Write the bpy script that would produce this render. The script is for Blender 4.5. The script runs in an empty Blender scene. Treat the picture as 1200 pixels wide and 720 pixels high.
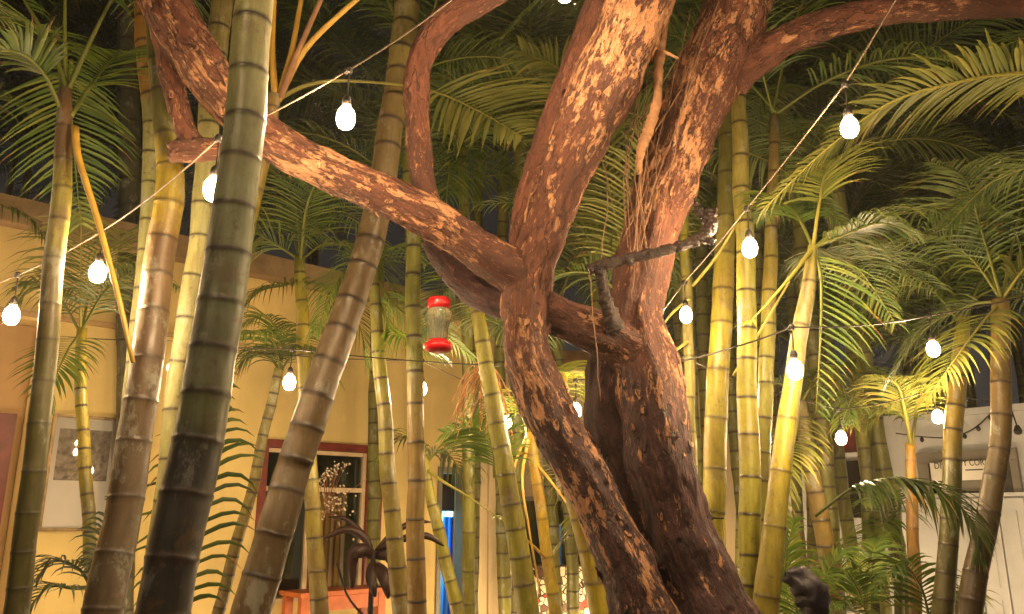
import bpy, bmesh, math, random
from mathutils import Vector, Matrix, noise, kdtree
R = random.Random(11)
sc = bpy.context.scene
COL = sc.collection
rad = math.radians
PI = math.pi

# ------------------------------------------------------------------ camera
F = 940.0; PITCH = rad(14.5); CAM = Vector((0, 0, 1.6))
cp, sp_ = math.cos(PITCH), math.sin(PITCH)
def ray(px, py):
    u = (px - 600) / F; v = (360 - py) / F
    return Vector((u, cp - sp_ * v, sp_ + cp * v))
def P(px, py, d):
    r = ray(px, py)
    return CAM + r * (d / r.y)
cam = bpy.data.cameras.new('camera'); cam.sensor_fit = 'HORIZONTAL'; cam.sensor_width = 36
cam.lens = 36 * F / 1200; cam.clip_end = 2000; cam.clip_start = 0.02
co = bpy.data.objects.new('camera', cam); COL.objects.link(co)
co.location = CAM; co.rotation_euler = (PI / 2 + PITCH, 0, 0); sc.camera = co

# ------------------------------------------------------------------ materials
def mat(name):
    m = bpy.data.materials.new(name); m.use_nodes = True
    nt = m.node_tree; b = nt.nodes['Principled BSDF']
    return m, nt, b
def N(nt, t, **kw):
    n = nt.nodes.new(t)
    for k, v in kw.items():
        if k in n.inputs: n.inputs[k].default_value = v
        else: setattr(n, k, v)
    return n
def L(nt, a, b): nt.links.new(a, b)
def ramp(nt, src, stops, interp='LINEAR'):
    r = nt.nodes.new('ShaderNodeValToRGB'); r.color_ramp.interpolation = interp
    e = r.color_ramp.elements
    while len(e) < len(stops): e.new(0.5)
    for k, (p, c) in enumerate(stops):
        e[k].position = p
        e[k].color = (c, c, c, 1) if isinstance(c, (int, float)) else (*c, 1)
    L(nt, src, r.inputs['Fac']); return r
def mix(nt, fac, a, b, mode='MIX'):
    m = nt.nodes.new('ShaderNodeMix'); m.data_type = 'RGBA'; m.blend_type = mode
    for s, v in ((m.inputs[0], fac), (m.inputs[6], a), (m.inputs[7], b)):
        if hasattr(v, 'is_output'): L(nt, v, s)
        elif isinstance(v, (int, float)): s.default_value = v
        else: s.default_value = (*v, 1)
    return m.outputs[2]
def coords(nt, scale=(1, 1, 1), kind='Object'):
    tc = nt.nodes.new('ShaderNodeTexCoord'); mp = nt.nodes.new('ShaderNodeMapping')
    mp.inputs['Scale'].default_value = scale
    L(nt, tc.outputs[kind], mp.inputs['Vector']); return mp.outputs[0]
def noisetex(nt, vec, scale, detail=4, rough=.6):
    n = N(nt, 'ShaderNodeTexNoise', Scale=scale, Detail=detail, Roughness=rough)
    if vec is not None: L(nt, vec, n.inputs['Vector'])
    return n.outputs['Fac']
def bump(nt, b, h, strength=.4, dist=.01):
    n = N(nt, 'ShaderNodeBump', Strength=strength, Distance=dist)
    L(nt, h, n.inputs['Height']); L(nt, n.outputs[0], b.inputs['Normal']); return n
def simple(name, c, rough=.6, metal=0, var=.25, scale=8, bmp=.15, coat=0, c2=None):
    m, nt, b = mat(name)
    v = coords(nt)
    f = noisetex(nt, v, scale)
    c2 = c2 or tuple(x * (1 - var) for x in c)
    r = ramp(nt, f, [(.3, c2), (.7, c)])
    L(nt, r.outputs[0], b.inputs['Base Color'])
    b.inputs['Roughness'].default_value = rough; b.inputs['Metallic'].default_value = metal
    b.inputs['Coat Weight'].default_value = coat
    if bmp: bump(nt, b, noisetex(nt, v, scale * 6), bmp, .004)
    return m

def leaf_mat(name, c1, c2, c3):
    m, nt, b = mat(name)
    at = N(nt, 'ShaderNodeAttribute', attribute_name='vary')
    oi = nt.nodes.new('ShaderNodeObjectInfo')
    v = coords(nt)
    f = noisetex(nt, v, 3.0, 3)
    a = N(nt, 'ShaderNodeMath', operation='ADD'); L(nt, at.outputs['Fac'], a.inputs[0]); L(nt, f, a.inputs[1])
    h = N(nt, 'ShaderNodeMath', operation='MULTIPLY'); L(nt, a.outputs[0], h.inputs[0]); h.inputs[1].default_value = .5
    r = ramp(nt, h.outputs[0], [(.18, c1), (.5, c2), (.80, c3), (.97, (.15, .085, .035))])
    hs = N(nt, 'ShaderNodeHueSaturation')
    mr = N(nt, 'ShaderNodeMapRange'); mr.inputs[3].default_value = .7; mr.inputs[4].default_value = 1.25
    L(nt, oi.outputs['Random'], mr.inputs[0]); L(nt, mr.outputs[0], hs.inputs['Value'])
    L(nt, r.outputs[0], hs.inputs['Color'])
    L(nt, hs.outputs[0], b.inputs['Base Color'])
    b.inputs['Roughness'].default_value = .42; b.inputs['Specular IOR Level'].default_value = .45
    tr = N(nt, 'ShaderNodeBsdfTranslucent')
    tc = mix(nt, 1.0, hs.outputs[0], (1.25, 1.3, .6), 'MULTIPLY'); L(nt, tc, tr.inputs['Color'])
    ms = N(nt, 'ShaderNodeMixShader'); ms.inputs[0].default_value = .36
    L(nt, b.outputs[0], ms.inputs[1]); L(nt, tr.outputs[0], ms.inputs[2])
    L(nt, ms.outputs[0], nt.nodes['Material Output'].inputs['Surface'])
    return m
M = {}
M['leaf'] = leaf_mat('palm_leaf', (.042, .085, .018), (.10, .158, .034), (.23, .24, .05))
M['leaf_y'] = leaf_mat('palm_leaf_gold', (.10, .13, .026), (.19, .205, .04), (.34, .30, .07))
M['leaf_dk'] = leaf_mat('palm_leaf_deep', (.035, .06, .014), (.085, .12, .026), (.20, .21, .05))
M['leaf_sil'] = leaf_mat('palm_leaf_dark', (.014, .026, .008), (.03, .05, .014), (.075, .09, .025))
M['leaf_dry'] = leaf_mat('palm_leaf_dry', (.20, .11, .045), (.34, .20, .08), (.48, .30, .12))
M['leaf_maroon'] = leaf_mat('maroon_leaf', (.022, .008, .008), (.035, .014, .012), (.06, .03, .02))

def stem_mat():
    m, nt, b = mat('palm_stem')
    t = N(nt, 'ShaderNodeAttribute', attribute_name='tint')
    rg = N(nt, 'ShaderNodeAttribute', attribute_name='ring')
    v = coords(nt, (1, 1, .22)); v2 = coords(nt)
    f1 = noisetex(nt, v, 55, 5, .65); f2 = noisetex(nt, v2, 9, 5, .6); f3 = noisetex(nt, v2, 26, 4, .7)
    tc = mix(nt, 1.0, t.outputs['Color'], (.60, .62, .40), 'MULTIPLY')
    c = mix(nt, ramp(nt, f1, [(.35, 0.0), (.70, .8)]).outputs[0], tc, mix(nt, 1., tc, (.52, .52, .45), 'MULTIPLY'))
    f4 = noisetex(nt, v2, 4.5, 5, .65)
    c = mix(nt, ramp(nt, f4, [(.50, 0.0), (.66, .7)]).outputs[0], c, mix(nt, 1., tc, (.62, .50, .42), 'MULTIPLY'))
    f5 = noisetex(nt, coords(nt, (1, 1, .06)), 22, 4, .6)
    c = mix(nt, ramp(nt, f5, [(.54, 0.0), (.66, .6)]).outputs[0], c, mix(nt, 1., tc, (.42, .36, .30), 'MULTIPLY'))
    wax = ramp(nt, f2, [(.58, 0.0), (.74, .2)]).outputs[0]
    c = mix(nt, wax, c, (.40, .38, .25))
    f6 = noisetex(nt, coords(nt, (1, 1, .5)), 13, 7, .72); f7 = noisetex(nt, v2, 7, 7, .72)
    c = mix(nt, ramp(nt, f6, [(.56, 0.0), (.62, .45)]).outputs[0], c, (.27, .28, .23))
    c = mix(nt, ramp(nt, f7, [(.59, 0.0), (.63, .5)]).outputs[0], c, (.13, .085, .045))
    spot = ramp(nt, f3, [(.60, 0.0), (.68, .7)]).outputs[0]
    c = mix(nt, spot, c, (.10, .065, .03))
    ad = N(nt, 'ShaderNodeMath', operation='MULTIPLY_ADD'); L(nt, f3, ad.inputs[0]); ad.inputs[1].default_value = 1.2; ad.inputs[2].default_value = .38
    ml = N(nt, 'ShaderNodeMath', operation='MULTIPLY', use_clamp=True); L(nt, ad.outputs[0], ml.inputs[0]); L(nt, rg.outputs['Fac'], ml.inputs[1])
    c = mix(nt, ml.outputs[0], c, (.03, .018, .010))
    L(nt, c, b.inputs['Base Color'])
    b.inputs['Roughness'].default_value = .48
    L(nt, ramp(nt, f2, [(.3, .32), (.7, .62)]).outputs[0], b.inputs['Roughness'])
    bump(nt, b, f1, .35, .004)
    return m
M['stem'] = stem_mat()

def bark_mat():
    m, nt, b = mat('bark')
    at = N(nt, 'ShaderNodeAttribute', attribute_name='bark')
    pe = N(nt, 'ShaderNodeAttribute', attribute_name='peel')
    da = N(nt, 'ShaderNodeAttribute', attribute_name='dark_bark')
    v = at.outputs['Vector']
    def madd(a, k, c):
        q = N(nt, 'ShaderNodeMath', operation='MULTIPLY_ADD'); L(nt, a, q.inputs[0]); q.inputs[1].default_value = k
        if hasattr(c, 'is_output'): L(nt, c, q.inputs[2])
        else: q.inputs[2].default_value = c
        return q.outputs[0]
    n1 = noisetex(nt, v, 20, 10, .72); n2 = noisetex(nt, v, 48, 8, .72); n3 = noisetex(nt, v, 95, 6, .65); n4 = noisetex(nt, v, 5, 6, .65); n5 = noisetex(nt, v, 24, 3, .5)
    base = ramp(nt, n2, [(.30, (.055, .018, .012)), (.48, (.165, .056, .032)), (.70, (.27, .105, .06))]).outputs[0]
    base = mix(nt, ramp(nt, n4, [(.42, .65), (.56, 0.0)]).outputs[0], base, (.06, .025, .02))
    fa = madd(pe.outputs['Fac'], .16, n3)
    fl = ramp(nt, fa, [(.60, 0.0), (.645, .85)]).outputs[0]
    c = mix(nt, fl, base, ramp(nt, n2, [(.35, (.30, .13, .075)), (.65, (.46, .25, .15))]).outputs[0])
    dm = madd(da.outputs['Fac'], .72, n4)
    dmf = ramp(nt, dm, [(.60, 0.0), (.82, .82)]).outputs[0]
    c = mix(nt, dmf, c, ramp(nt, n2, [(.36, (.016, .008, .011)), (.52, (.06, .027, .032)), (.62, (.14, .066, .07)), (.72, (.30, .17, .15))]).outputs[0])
    s2 = madd(da.outputs['Fac'], -.08, madd(pe.outputs['Fac'], .30, madd(n2, .5, n1)))
    patch = ramp(nt, s2, [(.862, 0.0), (.885, 1.0)]).outputs[0]
    pc = ramp(nt, n3, [(.3, (.40, .165, .085)), (.52, (.58, .29, .15)), (.75, (.74, .45, .26))]).outputs[0]
    c = mix(nt, patch, c, pc)
    crack = ramp(nt, n5, [(.470, 0.0), (.493, .8), (.507, .8), (.530, 0.0)]).outputs[0]
    cm = N(nt, 'ShaderNodeMath', operation='MULTIPLY'); L(nt, crack, cm.inputs[0]); L(nt, ramp(nt, n4, [(.4, .1), (.6, 1.0)]).outputs[0], cm.inputs[1])
    c = mix(nt, cm.outputs[0], c, (.03, .014, .011))
    L(nt, c, b.inputs['Base Color'])
    L(nt, ramp(nt, n2, [(.3, .45), (.7, .8)]).outputs[0], b.inputs['Roughness'])
    b.inputs['Specular IOR Level'].default_value = .4
    h = madd(n3, .4, madd(cm.outputs[0], -.5, madd(fl, .25, madd(patch, -.45, n2))))
    bump(nt, b, h, 1.0, .02)
    return m
M['bark'] = bark_mat()
M['deadwood'] = None
M['deadwood'] = simple('dead_wood', (.022, .013, .011), .42, var=.9, scale=45, bmp=1.0, c2=(.006, .004, .004))
_m, _nt, _b = mat('wet_dead_bark'); _v = coords(_nt)
_f = noisetex(_nt, _v, 60, 6, .7); _g = noisetex(_nt, _v, 170, 3, .6)
_c = mix(_nt, ramp(_nt, _g, [(.60, 0.0), (.68, .9)]).outputs[0], ramp(_nt, _f, [(.35, (.008, .005, .005)), (.65, (.055, .025, .018))]).outputs[0], (.26, .12, .08))
L(_nt, _c, _b.inputs['Base Color']); _b.inputs['Roughness'].default_value = .4; bump(_nt, _b, _f, 1.0, .012); M['wetbark'] = _m
M['deadwood'].node_tree.nodes['Principled BSDF'].inputs['Specular IOR Level'].default_value = .2
M['twig'] = simple('twig', (.34, .17, .08), .7, var=.5, scale=20)
M['vine'] = simple('vine', (.26, .14, .075), .7, var=.4, scale=20)

def plaster(name, c, stain=.3):
    m, nt, b = mat(name)
    v = coords(nt)
    f = noisetex(nt, v, .9, 6, .6); g = noisetex(nt, v, 5, 6, .7); k = noisetex(nt, coords(nt, (3, 3, .35)), 2.2, 5, .6)
    c1 = mix(nt, ramp(nt, f, [(.35, 0.0), (.7, 1.0)]).outputs[0], tuple(x * .70 for x in c), c)
    c1 = mix(nt, ramp(nt, k, [(.50, 0.0), (.72, stain * 1.4)]).outputs[0], c1, tuple(x * .55 for x in c))
    c1 = mix(nt, ramp(nt, g, [(.62, 0.0), (.75, .25)]).outputs[0], c1, tuple(min(1, x * 1.15) for x in c))
    L(nt, c1, b.inputs['Base Color']); b.inputs['Roughness'].default_value = .85
    bump(nt, b, noisetex(nt, v, 45, 5), .25, .006)
    return m
M['cream'] = plaster('cream_plaster', (.82, .63, .25))
M['cream_dk'] = plaster('tan_plaster', (.55, .36, .17))
M['pillar'] = plaster('pillar_plaster', (.74, .60, .36))
M['white'] = plaster('white_plaster', (.70, .72, .74), .25)
M['annex'] = plaster('beige_plaster', (.62, .50, .32))
M['redwood'] = simple('red_painted_wood', (.20, .028, .018), .4, var=.5, scale=14)
M['beigewood'] = simple('beige_wood', (.62, .48, .30), .5, var=.2)
M['tile'] = simple('clay_tile', (.22, .12, .055), .8, var=.6, scale=6, bmp=.5)
M['fascia'] = simple('weathered_fascia', (.30, .20, .10), .8, var=.5, scale=5, bmp=.4)
M['black'] = simple('black_plastic', (.02, .016, .014), .45, var=.3)
M['cord'] = simple('cord', (.17, .12, .08), .6, var=.4, scale=60)
M['cord_dk'] = simple('dark_cord', (.022, .016, .013), .5, var=.3)
M['soil'] = simple('soil', (.09, .06, .035), .95, var=.6, scale=3, bmp=.6)
M['paving'] = simple('paving', (.42, .33, .24), .8, var=.3, scale=2, bmp=.3)
M['orange'] = simple('orange_wood', (.55, .13, .025), .45, var=.45, scale=12)
M['curtain_o'] = simple('orange_curtain', (.80, .36, .13), .8, var=.3, scale=5)
M['grey'] = simple('grey_paint', (.22, .20, .17), .5, var=.2)
M['dkpanel'] = simple('dark_panel', (.018, .014, .012), .25, var=.4, scale=4, bmp=0)
M['room'] = simple('dim_room', (.42, .42, .34), .9, var=.3, scale=1.5)
M['room_g'] = simple('green_room', (.16, .19, .13), .8, var=.3, scale=1.5)
M['ironwhite'] = simple('cream_painted_iron', (.70, .58, .40), .5, var=.2)
M['mat_board'] = simple('picture_mat', (.93, .88, .82), .7, var=.05, bmp=0)
M['goldframe'] = simple('picture_frame', (.28, .19, .09), .35, .5, var=.5, scale=20)
M['letter'] = simple('letter_ink', (.06, .05, .05), .6, bmp=0)
M['board'] = simple('sign_board', (.90, .87, .80), .5, var=.06, bmp=0)
M['bluecloth'] = simple('blue_cloth', (.03, .26, .85), .6, var=.3, scale=3)
M['stump'] = simple('dark_stump', (.018, .010, .022), .5, var=.6, scale=14, bmp=.6)
M['tassel'] = simple('dry_flower_stalk', (.50, .25, .09), .7, var=.4, scale=20)
M['sheath'] = simple('orange_petiole', (.50, .30, .045), .45, var=.3, scale=14)
M['petiole'] = simple('green_petiole', (.42, .37, .07), .42, var=.4, scale=10)
M['crystal'] = simple('pale_sparkle', (.62, .52, .40), .2, bmp=0, var=.1)

def glass_mat(name, tint=(1, 1, 1), ior=1.5):
    m, nt, b = mat(name)
    t = N(nt, 'ShaderNodeBsdfTransparent'); t.inputs[0].default_value = (*tint, 1)
    g = N(nt, 'ShaderNodeBsdfGlossy', Roughness=.02)
    fr = N(nt, 'ShaderNodeFresnel', IOR=ior)
    ms = N(nt, 'ShaderNodeMixShader'); L(nt, fr.outputs[0], ms.inputs[0]); L(nt, t.outputs[0], ms.inputs[1]); L(nt, g.outputs[0], ms.inputs[2])
    L(nt, ms.outputs[0], nt.nodes['Material Output'].inputs['Surface'])
    return m
M['pane'] = glass_mat('window_glass', (.8, .85, .8), 1.6)
M['picglass'] = glass_mat('picture_glass', (.97, .97, .97), 1.5)
m, nt, b = mat('clear_bottle'); b.inputs['Base Color'].default_value = (.97, .95, .86, 1); b.inputs['Transmission Weight'].default_value = .88; b.inputs['Roughness'].default_value = .05; b.inputs['IOR'].default_value = 1.25
M['bottle'] = m
m, nt, b = mat('red_plastic'); b.inputs['Base Color'].default_value = (.78, .012, .02, 1); b.inputs['Roughness'].default_value = .3; b.inputs['Coat Weight'].default_value = .3
v = coords(nt); bump(nt, b, noisetex(nt, v, 80), .05, .002); M['red'] = m
BULB_L = 370.0; HAZE = .002
m, nt, b = mat('lit_bulb'); nt.nodes.remove(b)
e = N(nt, 'ShaderNodeEmission', Strength=BULB_L); e.inputs[0].default_value = (1, .69, .37, 1)
L(nt, e.outputs[0], nt.nodes['Material Output'].inputs['Surface']); M['bulb'] = m
# faded print inside the picture
m, nt, b = mat('faded_print'); v = coords(nt)
f = noisetex(nt, v, 9, 6, .7); g = noisetex(nt, v, 34, 4, .7)
c = mix(nt, .45, ramp(nt, f, [(.35, (.10, .085, .07)), (.62, (.58, .48, .40))]).outputs[0], ramp(nt, g, [(.35, (.10, .09, .075)), (.65, (.58, .48, .42))]).outputs[0])
L(nt, c, b.inputs['Base Color']); b.inputs['Roughness'].default_value = .6; M['print'] = m
# broken tile mosaic
m, nt, b = mat('mosaic'); v = coords(nt)
vo = N(nt, 'ShaderNodeTexVoronoi', Scale=17); L(nt, v, vo.inputs['Vector'])
ve = N(nt, 'ShaderNodeTexVoronoi', Scale=17, feature='DISTANCE_TO_EDGE'); L(nt, v, ve.inputs['Vector'])
sx = N(nt, 'ShaderNodeSeparateColor'); L(nt, vo.outputs['Color'], sx.inputs[0])
cc = ramp(nt, sx.outputs[0], [(0, (.7, .62, .45)), (.42, (.10, .05, .03)), (.5, (.65, .55, .35)), (.72, (.50, .04, .02)), (.8, (.75, .68, .5)), (.93, (.6, .33, .04))], 'CONSTANT').outputs[0]
c = mix(nt, ramp(nt, ve.outputs['Distance'], [(.05, 1.0), (.09, 0.0)]).outputs[0], cc, (.05, .035, .025))
L(nt, c, b.inputs['Base Color']); b.inputs['Roughness'].default_value = .25; M['mosaic'] = m

# ------------------------------------------------------------------ mesh helpers
def mk(name, verts, faces, m, parent=None, smooth=True, attrs=None, local=False):
    off = Vector((0, 0, 0)) if (parent is None or local) else parent.location
    if parent is not None and parent.parent is not None and not local: off = off + parent.parent.location
    me = bpy.data.meshes.new(name)
    me.from_pydata([tuple(Vector(q) - off) for q in verts], [], faces)
    for p in me.polygons: p.use_smooth = smooth
    if attrs:
        for an, (typ, data) in attrs.items():
            a = me.attributes.new(an, typ, 'POINT')
            if typ == 'FLOAT': a.data.foreach_set('value', data)
            elif typ == 'FLOAT_COLOR': a.data.foreach_set('color', data)
            elif typ == 'FLOAT_VECTOR': a.data.foreach_set('vector', data)
    me.materials.append(m)
    o = bpy.data.objects.new(name, me); COL.objects.link(o)
    if parent is not None: o.parent = parent
    return o
def thing(name, label, cat, loc=(0, 0, 0), group=None):
    o = bpy.data.objects.new(name, None); COL.objects.link(o); o.location = loc
    o.empty_display_size = .1
    o['label'] = label; o['category'] = cat
    if group: o['group'] = group
    return o
def tag(o, label, cat, group=None):
    o['label'] = label; o['category'] = cat
    if group: o['group'] = group
    return o
class MB:
    def __init__(s): s.v = []; s.f = []
    def add(s, vs, fs):
        b = len(s.v); s.v += [Vector(q) for q in vs]; s.f += [tuple(b + i for i in f) for f in fs]
    def box(s, o, ux, uy, uz):          # corner + three edge vectors
        o, ux, uy, uz = Vector(o), Vector(ux), Vector(uy), Vector(uz)
        if ux.cross(uy).dot(uz) < 0: o = o + ux; ux = -ux
        vs = [o, o + ux, o + ux + uy, o + uy, o + uz, o + ux + uz, o + ux + uy + uz, o + uy + uz]
        s.add(vs, [(0, 3, 2, 1), (4, 5, 6, 7), (0, 1, 5, 4), (1, 2, 6, 5), (2, 3, 7, 6), (3, 0, 4, 7)])
    def tube(s, pts, rs, n=8, cap=True):
        v, f = tube(pts, rs, n, cap); s.add(v, f)
    def lathe(s, prof, c, n=24):
        c = Vector(c); vs = []; fs = []
        for r, z in prof:
            for k in range(n):
                a = 2 * PI * k / n; vs.append(c + Vector((r * math.cos(a), r * math.sin(a), z)))
        for i in range(len(prof) - 1):
            for k in range(n):
                a, b2 = i * n + k, i * n + (k + 1) % n
                fs.append((a, b2, b2 + n, a + n))
        fs.append(tuple(reversed(range(n)))); fs.append(tuple(range((len(prof) - 1) * n, len(prof) * n)))
        s.add(vs, fs)
    def build(s, name, m, parent=None, smooth=False, local=False): return mk(name, s.v, s.f, m, parent, smooth, None, local)
def cr(pts, n):                      # catmull-rom through vectors (any dim tuples)
    pts = [Vector(p) for p in pts]
    if len(pts) == 2: return [pts[0].lerp(pts[1], i / (n - 1)) for i in range(n)]
    ext = [2 * pts[0] - pts[1]] + pts + [2 * pts[-1] - pts[-2]]
    out = []; m_ = len(pts) - 1
    for i in range(n):
        t = i / (n - 1) * m_; k = min(int(t), m_ - 1); u = t - k
        a, b2, c, d = ext[k:k + 4]
        out.append(.5 * ((2 * b2) + (c - a) * u + (2 * a - 5 * b2 + 4 * c - d) * u * u + (3 * b2 - a - 3 * c + d) * u ** 3))
    return out
def frames(pts):
    T = []
    for i in range(len(pts)):
        a = pts[max(0, i - 1)]; b2 = pts[min(len(pts) - 1, i + 1)]
        t = (b2 - a); T.append(t.normalized() if t.length > 1e-9 else Vector((0, 0, 1)))
    n0 = T[0].orthogonal().normalized(); out = []
    for t in T:
        n0 = (n0 - t * n0.dot(t)); n0 = n0.normalized() if n0.length > 1e-6 else t.orthogonal().normalized()
        out.append((t, n0.copy(), t.cross(n0)))
    return out
def tube(pts, rs, n=8, cap=True):
    pts = [Vector(p) for p in pts]
    if isinstance(rs, (int, float)): rs = [rs] * len(pts)
    vs = []; fs = []
    for p, r, (t, a, b2) in zip(pts, rs, frames(pts)):
        for k in range(n):
            an = 2 * PI * k / n; vs.append(p + (a * math.cos(an) + b2 * math.sin(an)) * r)
    for i in range(len(pts) - 1):
        for k in range(n):
            q, w = i * n + k, i * n + (k + 1) % n
            fs.append((q, w, w + n, q + n))
    if cap:
        fs.append(tuple(reversed(range(n)))); fs.append(tuple(range((len(pts) - 1) * n, len(pts) * n)))
    return vs, fs

# ------------------------------------------------------------------ palm stems
def stem_mesh(parent, path, rads, spacing, tints, scar=1.0, n=16, part='stem', vis=(0, 1)):
    """path world points bottom->top, rads matching, tints [(t, colour)]"""
    K = 160
    dense = cr(path, K)
    rr = [r.x for r in cr([(r, 0, 0) for r in rads], K)]
    cum = [0]
    for i in range(1, K): cum.append(cum[-1] + (dense[i] - dense[i - 1]).length)
    tot = cum[-1]
    def at(s):
        s = max(0, min(tot, s)); lo, hi = 0, K - 1
        while hi - lo > 1:
            md = (lo + hi) // 2
            if cum[md] <= s: lo = md
            else: hi = md
        u = (s - cum[lo]) / max(1e-9, cum[hi] - cum[lo]); return dense[lo].lerp(dense[hi], u), rr[lo] * (1 - u) + rr[hi] * u
    ss = []; s = spacing * R.uniform(.2, .8); prev = 0.0; shade = R.uniform(.86, 1.1)
    while s < tot - spacing * .3:
        r = at(s)[1]; w = max(.006, r * .14)
        seg = s - prev
        for q, g, k in ((.12, 0, 1.0), (.5, 0, .985), (.85, 0, .99)): ss.append((prev + seg * q, g, k, shade))
        ss += [(s - w * 1.5, .1, 1.0, shade), (s - w * .6, .9, 1.02, shade), (s, 1.2, 1.035, shade), (s + w * .5, 1.2, 1.01, shade)]
        shade = R.uniform(.84, 1.12)
        ss += [(s + w * 1.0, .5, .99, shade), (s + w * 2.2, 0, .995, shade)]
        prev = s + w * 2.2; s += spacing * R.uniform(.8, 1.22)
    ss = [(0, 0, 1, 1)] + ss + [(tot, 0, 1, 1)]
    pts = [at(a[0])[0] for a in ss]; rs = [at(a[0])[1] * a[2] for a in ss]
    jit = R.uniform(0, 50); vs = []; fs = []; ring = []; tint = []
    pts = [p + Vector((noise.noise((a[0] * 3.1, jit, 1)), noise.noise((a[0] * 3.1, jit, 7)), 0)) * .012 for p, a in zip(pts, ss)]
    rs = [r * (1 + .045 * noise.noise((a[0] * 6.3, jit, 4))) for r, a in zip(rs, ss)]
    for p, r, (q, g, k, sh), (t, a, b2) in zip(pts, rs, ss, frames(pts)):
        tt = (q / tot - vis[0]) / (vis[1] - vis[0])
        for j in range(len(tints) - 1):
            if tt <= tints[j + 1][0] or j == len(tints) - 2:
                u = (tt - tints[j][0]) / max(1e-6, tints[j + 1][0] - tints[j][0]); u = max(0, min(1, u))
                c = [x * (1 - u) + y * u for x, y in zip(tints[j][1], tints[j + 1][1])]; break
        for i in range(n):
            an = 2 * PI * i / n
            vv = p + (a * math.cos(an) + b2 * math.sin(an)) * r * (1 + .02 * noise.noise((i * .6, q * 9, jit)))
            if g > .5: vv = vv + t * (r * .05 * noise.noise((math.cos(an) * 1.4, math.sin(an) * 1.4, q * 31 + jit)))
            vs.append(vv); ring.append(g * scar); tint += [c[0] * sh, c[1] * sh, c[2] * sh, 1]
    for i in range(len(pts) - 1):
        for k in range(n):
            q, w = i * n + k, i * n + (k + 1) % n; fs.append((q, w, w + n, q + n))
    fs.append(tuple(range((len(pts) - 1) * n, len(pts) * n)))
    return mk(part, vs, fs, M['stem'], parent, True, {'ring': ('FLOAT', ring), 'tint': ('FLOAT_COLOR', tint)})

# ------------------------------------------------------------------ fronds
def frond_geo(ctrl, leaf=.4, pairs=36, droop=.35, width=.0125, start=.12, up=None, spread=1.0, rach=.009, vee=.25, tip=.75, rng=R, sides=(-1, 1), lseg=5):
    K = 40
    pts = cr(ctrl, K); fr = frames(pts)
    vs = []; fs = []; vary = []
    rs = [rach * (1 - .82 * i / (K - 1)) for i in range(K)]
    v, f = tube(pts, rs, 6); vs += v; fs += f; vary += [.95] * len(v)
    upv = Vector(up) if up is not None else Vector((0, 0, 1))
    for i in range(pairs):
        t = start + (1 - start) * (i + .5) / pairs
        x = t * (K - 1); k = min(int(x), K - 2); u = x - k
        p0 = pts[k].lerp(pts[k + 1], u); T = fr[k][0]
        S = T.cross(upv)
        if S.length < .05: S = T.orthogonal()
        S.normalize(); U = S.cross(T).normalized()
        q = (t - start) / (1 - start)
        ll = leaf * (.55 + .45 * math.sin(PI * min(1, q * 1.15 + .12))) * (1 - .55 * q ** 3)
        for sd in sides:
            if rng.random() < .03: continue
            fwd = (.45 + tip * q) * rng.uniform(.85, 1.15)
            d = (S * sd * spread + T * fwd + U * (vee + rng.uniform(-.13, .13))).normalized()
            ln = ll * rng.uniform(.86, 1.1); w = width * rng.uniform(.8, 1.15)
            dr = droop * rng.uniform(.7, 1.35)
            nrm = (U - d * U.dot(d)).normalized(); vr = rng.random(); brown = rng.random() < .16
            base = len(vs); cur = p0.copy(); dd = d.copy()
            prof = [.35, .9, 1.0, .78, .45, .04] if lseg == 5 else [.5, 1.0, .6, .05]
            for j in range(lseg + 1):
                side = dd.cross(nrm); side = side.normalized() if side.length > 1e-6 else S
                hw = w * .5 * prof[j]
                vs += [cur - side * hw + nrm * hw * .35, cur, cur + side * hw + nrm * hw * .35]
                vary += [vr * .8 + .1 * (j / lseg) if j < lseg - 1 or not brown else 1.7] * 3
                dd = (dd + Vector((0, 0, -1)) * dr / lseg * (j + .6) * .75).normalized()
                cur = cur + dd * ln / lseg
            for j in range(lseg):
                a = base + j * 3
                fs += [(a, a + 1, a + 4, a + 3), (a + 1, a + 2, a + 5, a + 4)]
    return vs, fs, vary
def frond(parent, ctrl, m='leaf', part='frond', **kw):
    vs, fs, vary = frond_geo(ctrl, **kw)
    return mk(part, vs, fs, M[m], parent, True, {'vary': ('FLOAT', vary)})
def fpx(parent, pts, m='leaf', **kw): return frond(parent, [P(*p) for p in pts], m, **kw)
# generic frond meshes, pointing along +X, shared by copies
PROTO = {}
for mi, mname in enumerate(('leaf', 'leaf_dk', 'leaf_y')):
    for k in range(4):
        rr_ = random.Random(100 + k + 10 * mi)
        Lf = 1.75; el = rr_.uniform(.5, 1.0); sag = rr_.uniform(.75, 1.25)
        ctrl = []
        for i in range(7):
            t = i / 6; ctrl.append((Lf * t * (.95 - .12 * t), .06 * math.sin(t * 3 + k), Lf * (el * t - sag * .75 * t * t)))
        vs, fs, vary = frond_geo(ctrl, leaf=.50, pairs=52, droop=.5, width=.013, start=.14, rng=rr_, lseg=4 if False else 5)
        me = bpy.data.meshes.new('frond'); me.from_pydata([tuple(q) for q in vs], [], fs)
        for p in me.polygons: p.use_smooth = True
        a = me.attributes.new('vary', 'FLOAT', 'POINT'); a.data.foreach_set('value', vary)
        me.materials.append(M[mname]); PROTO.setdefault(mname, []).append(me)
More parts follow.
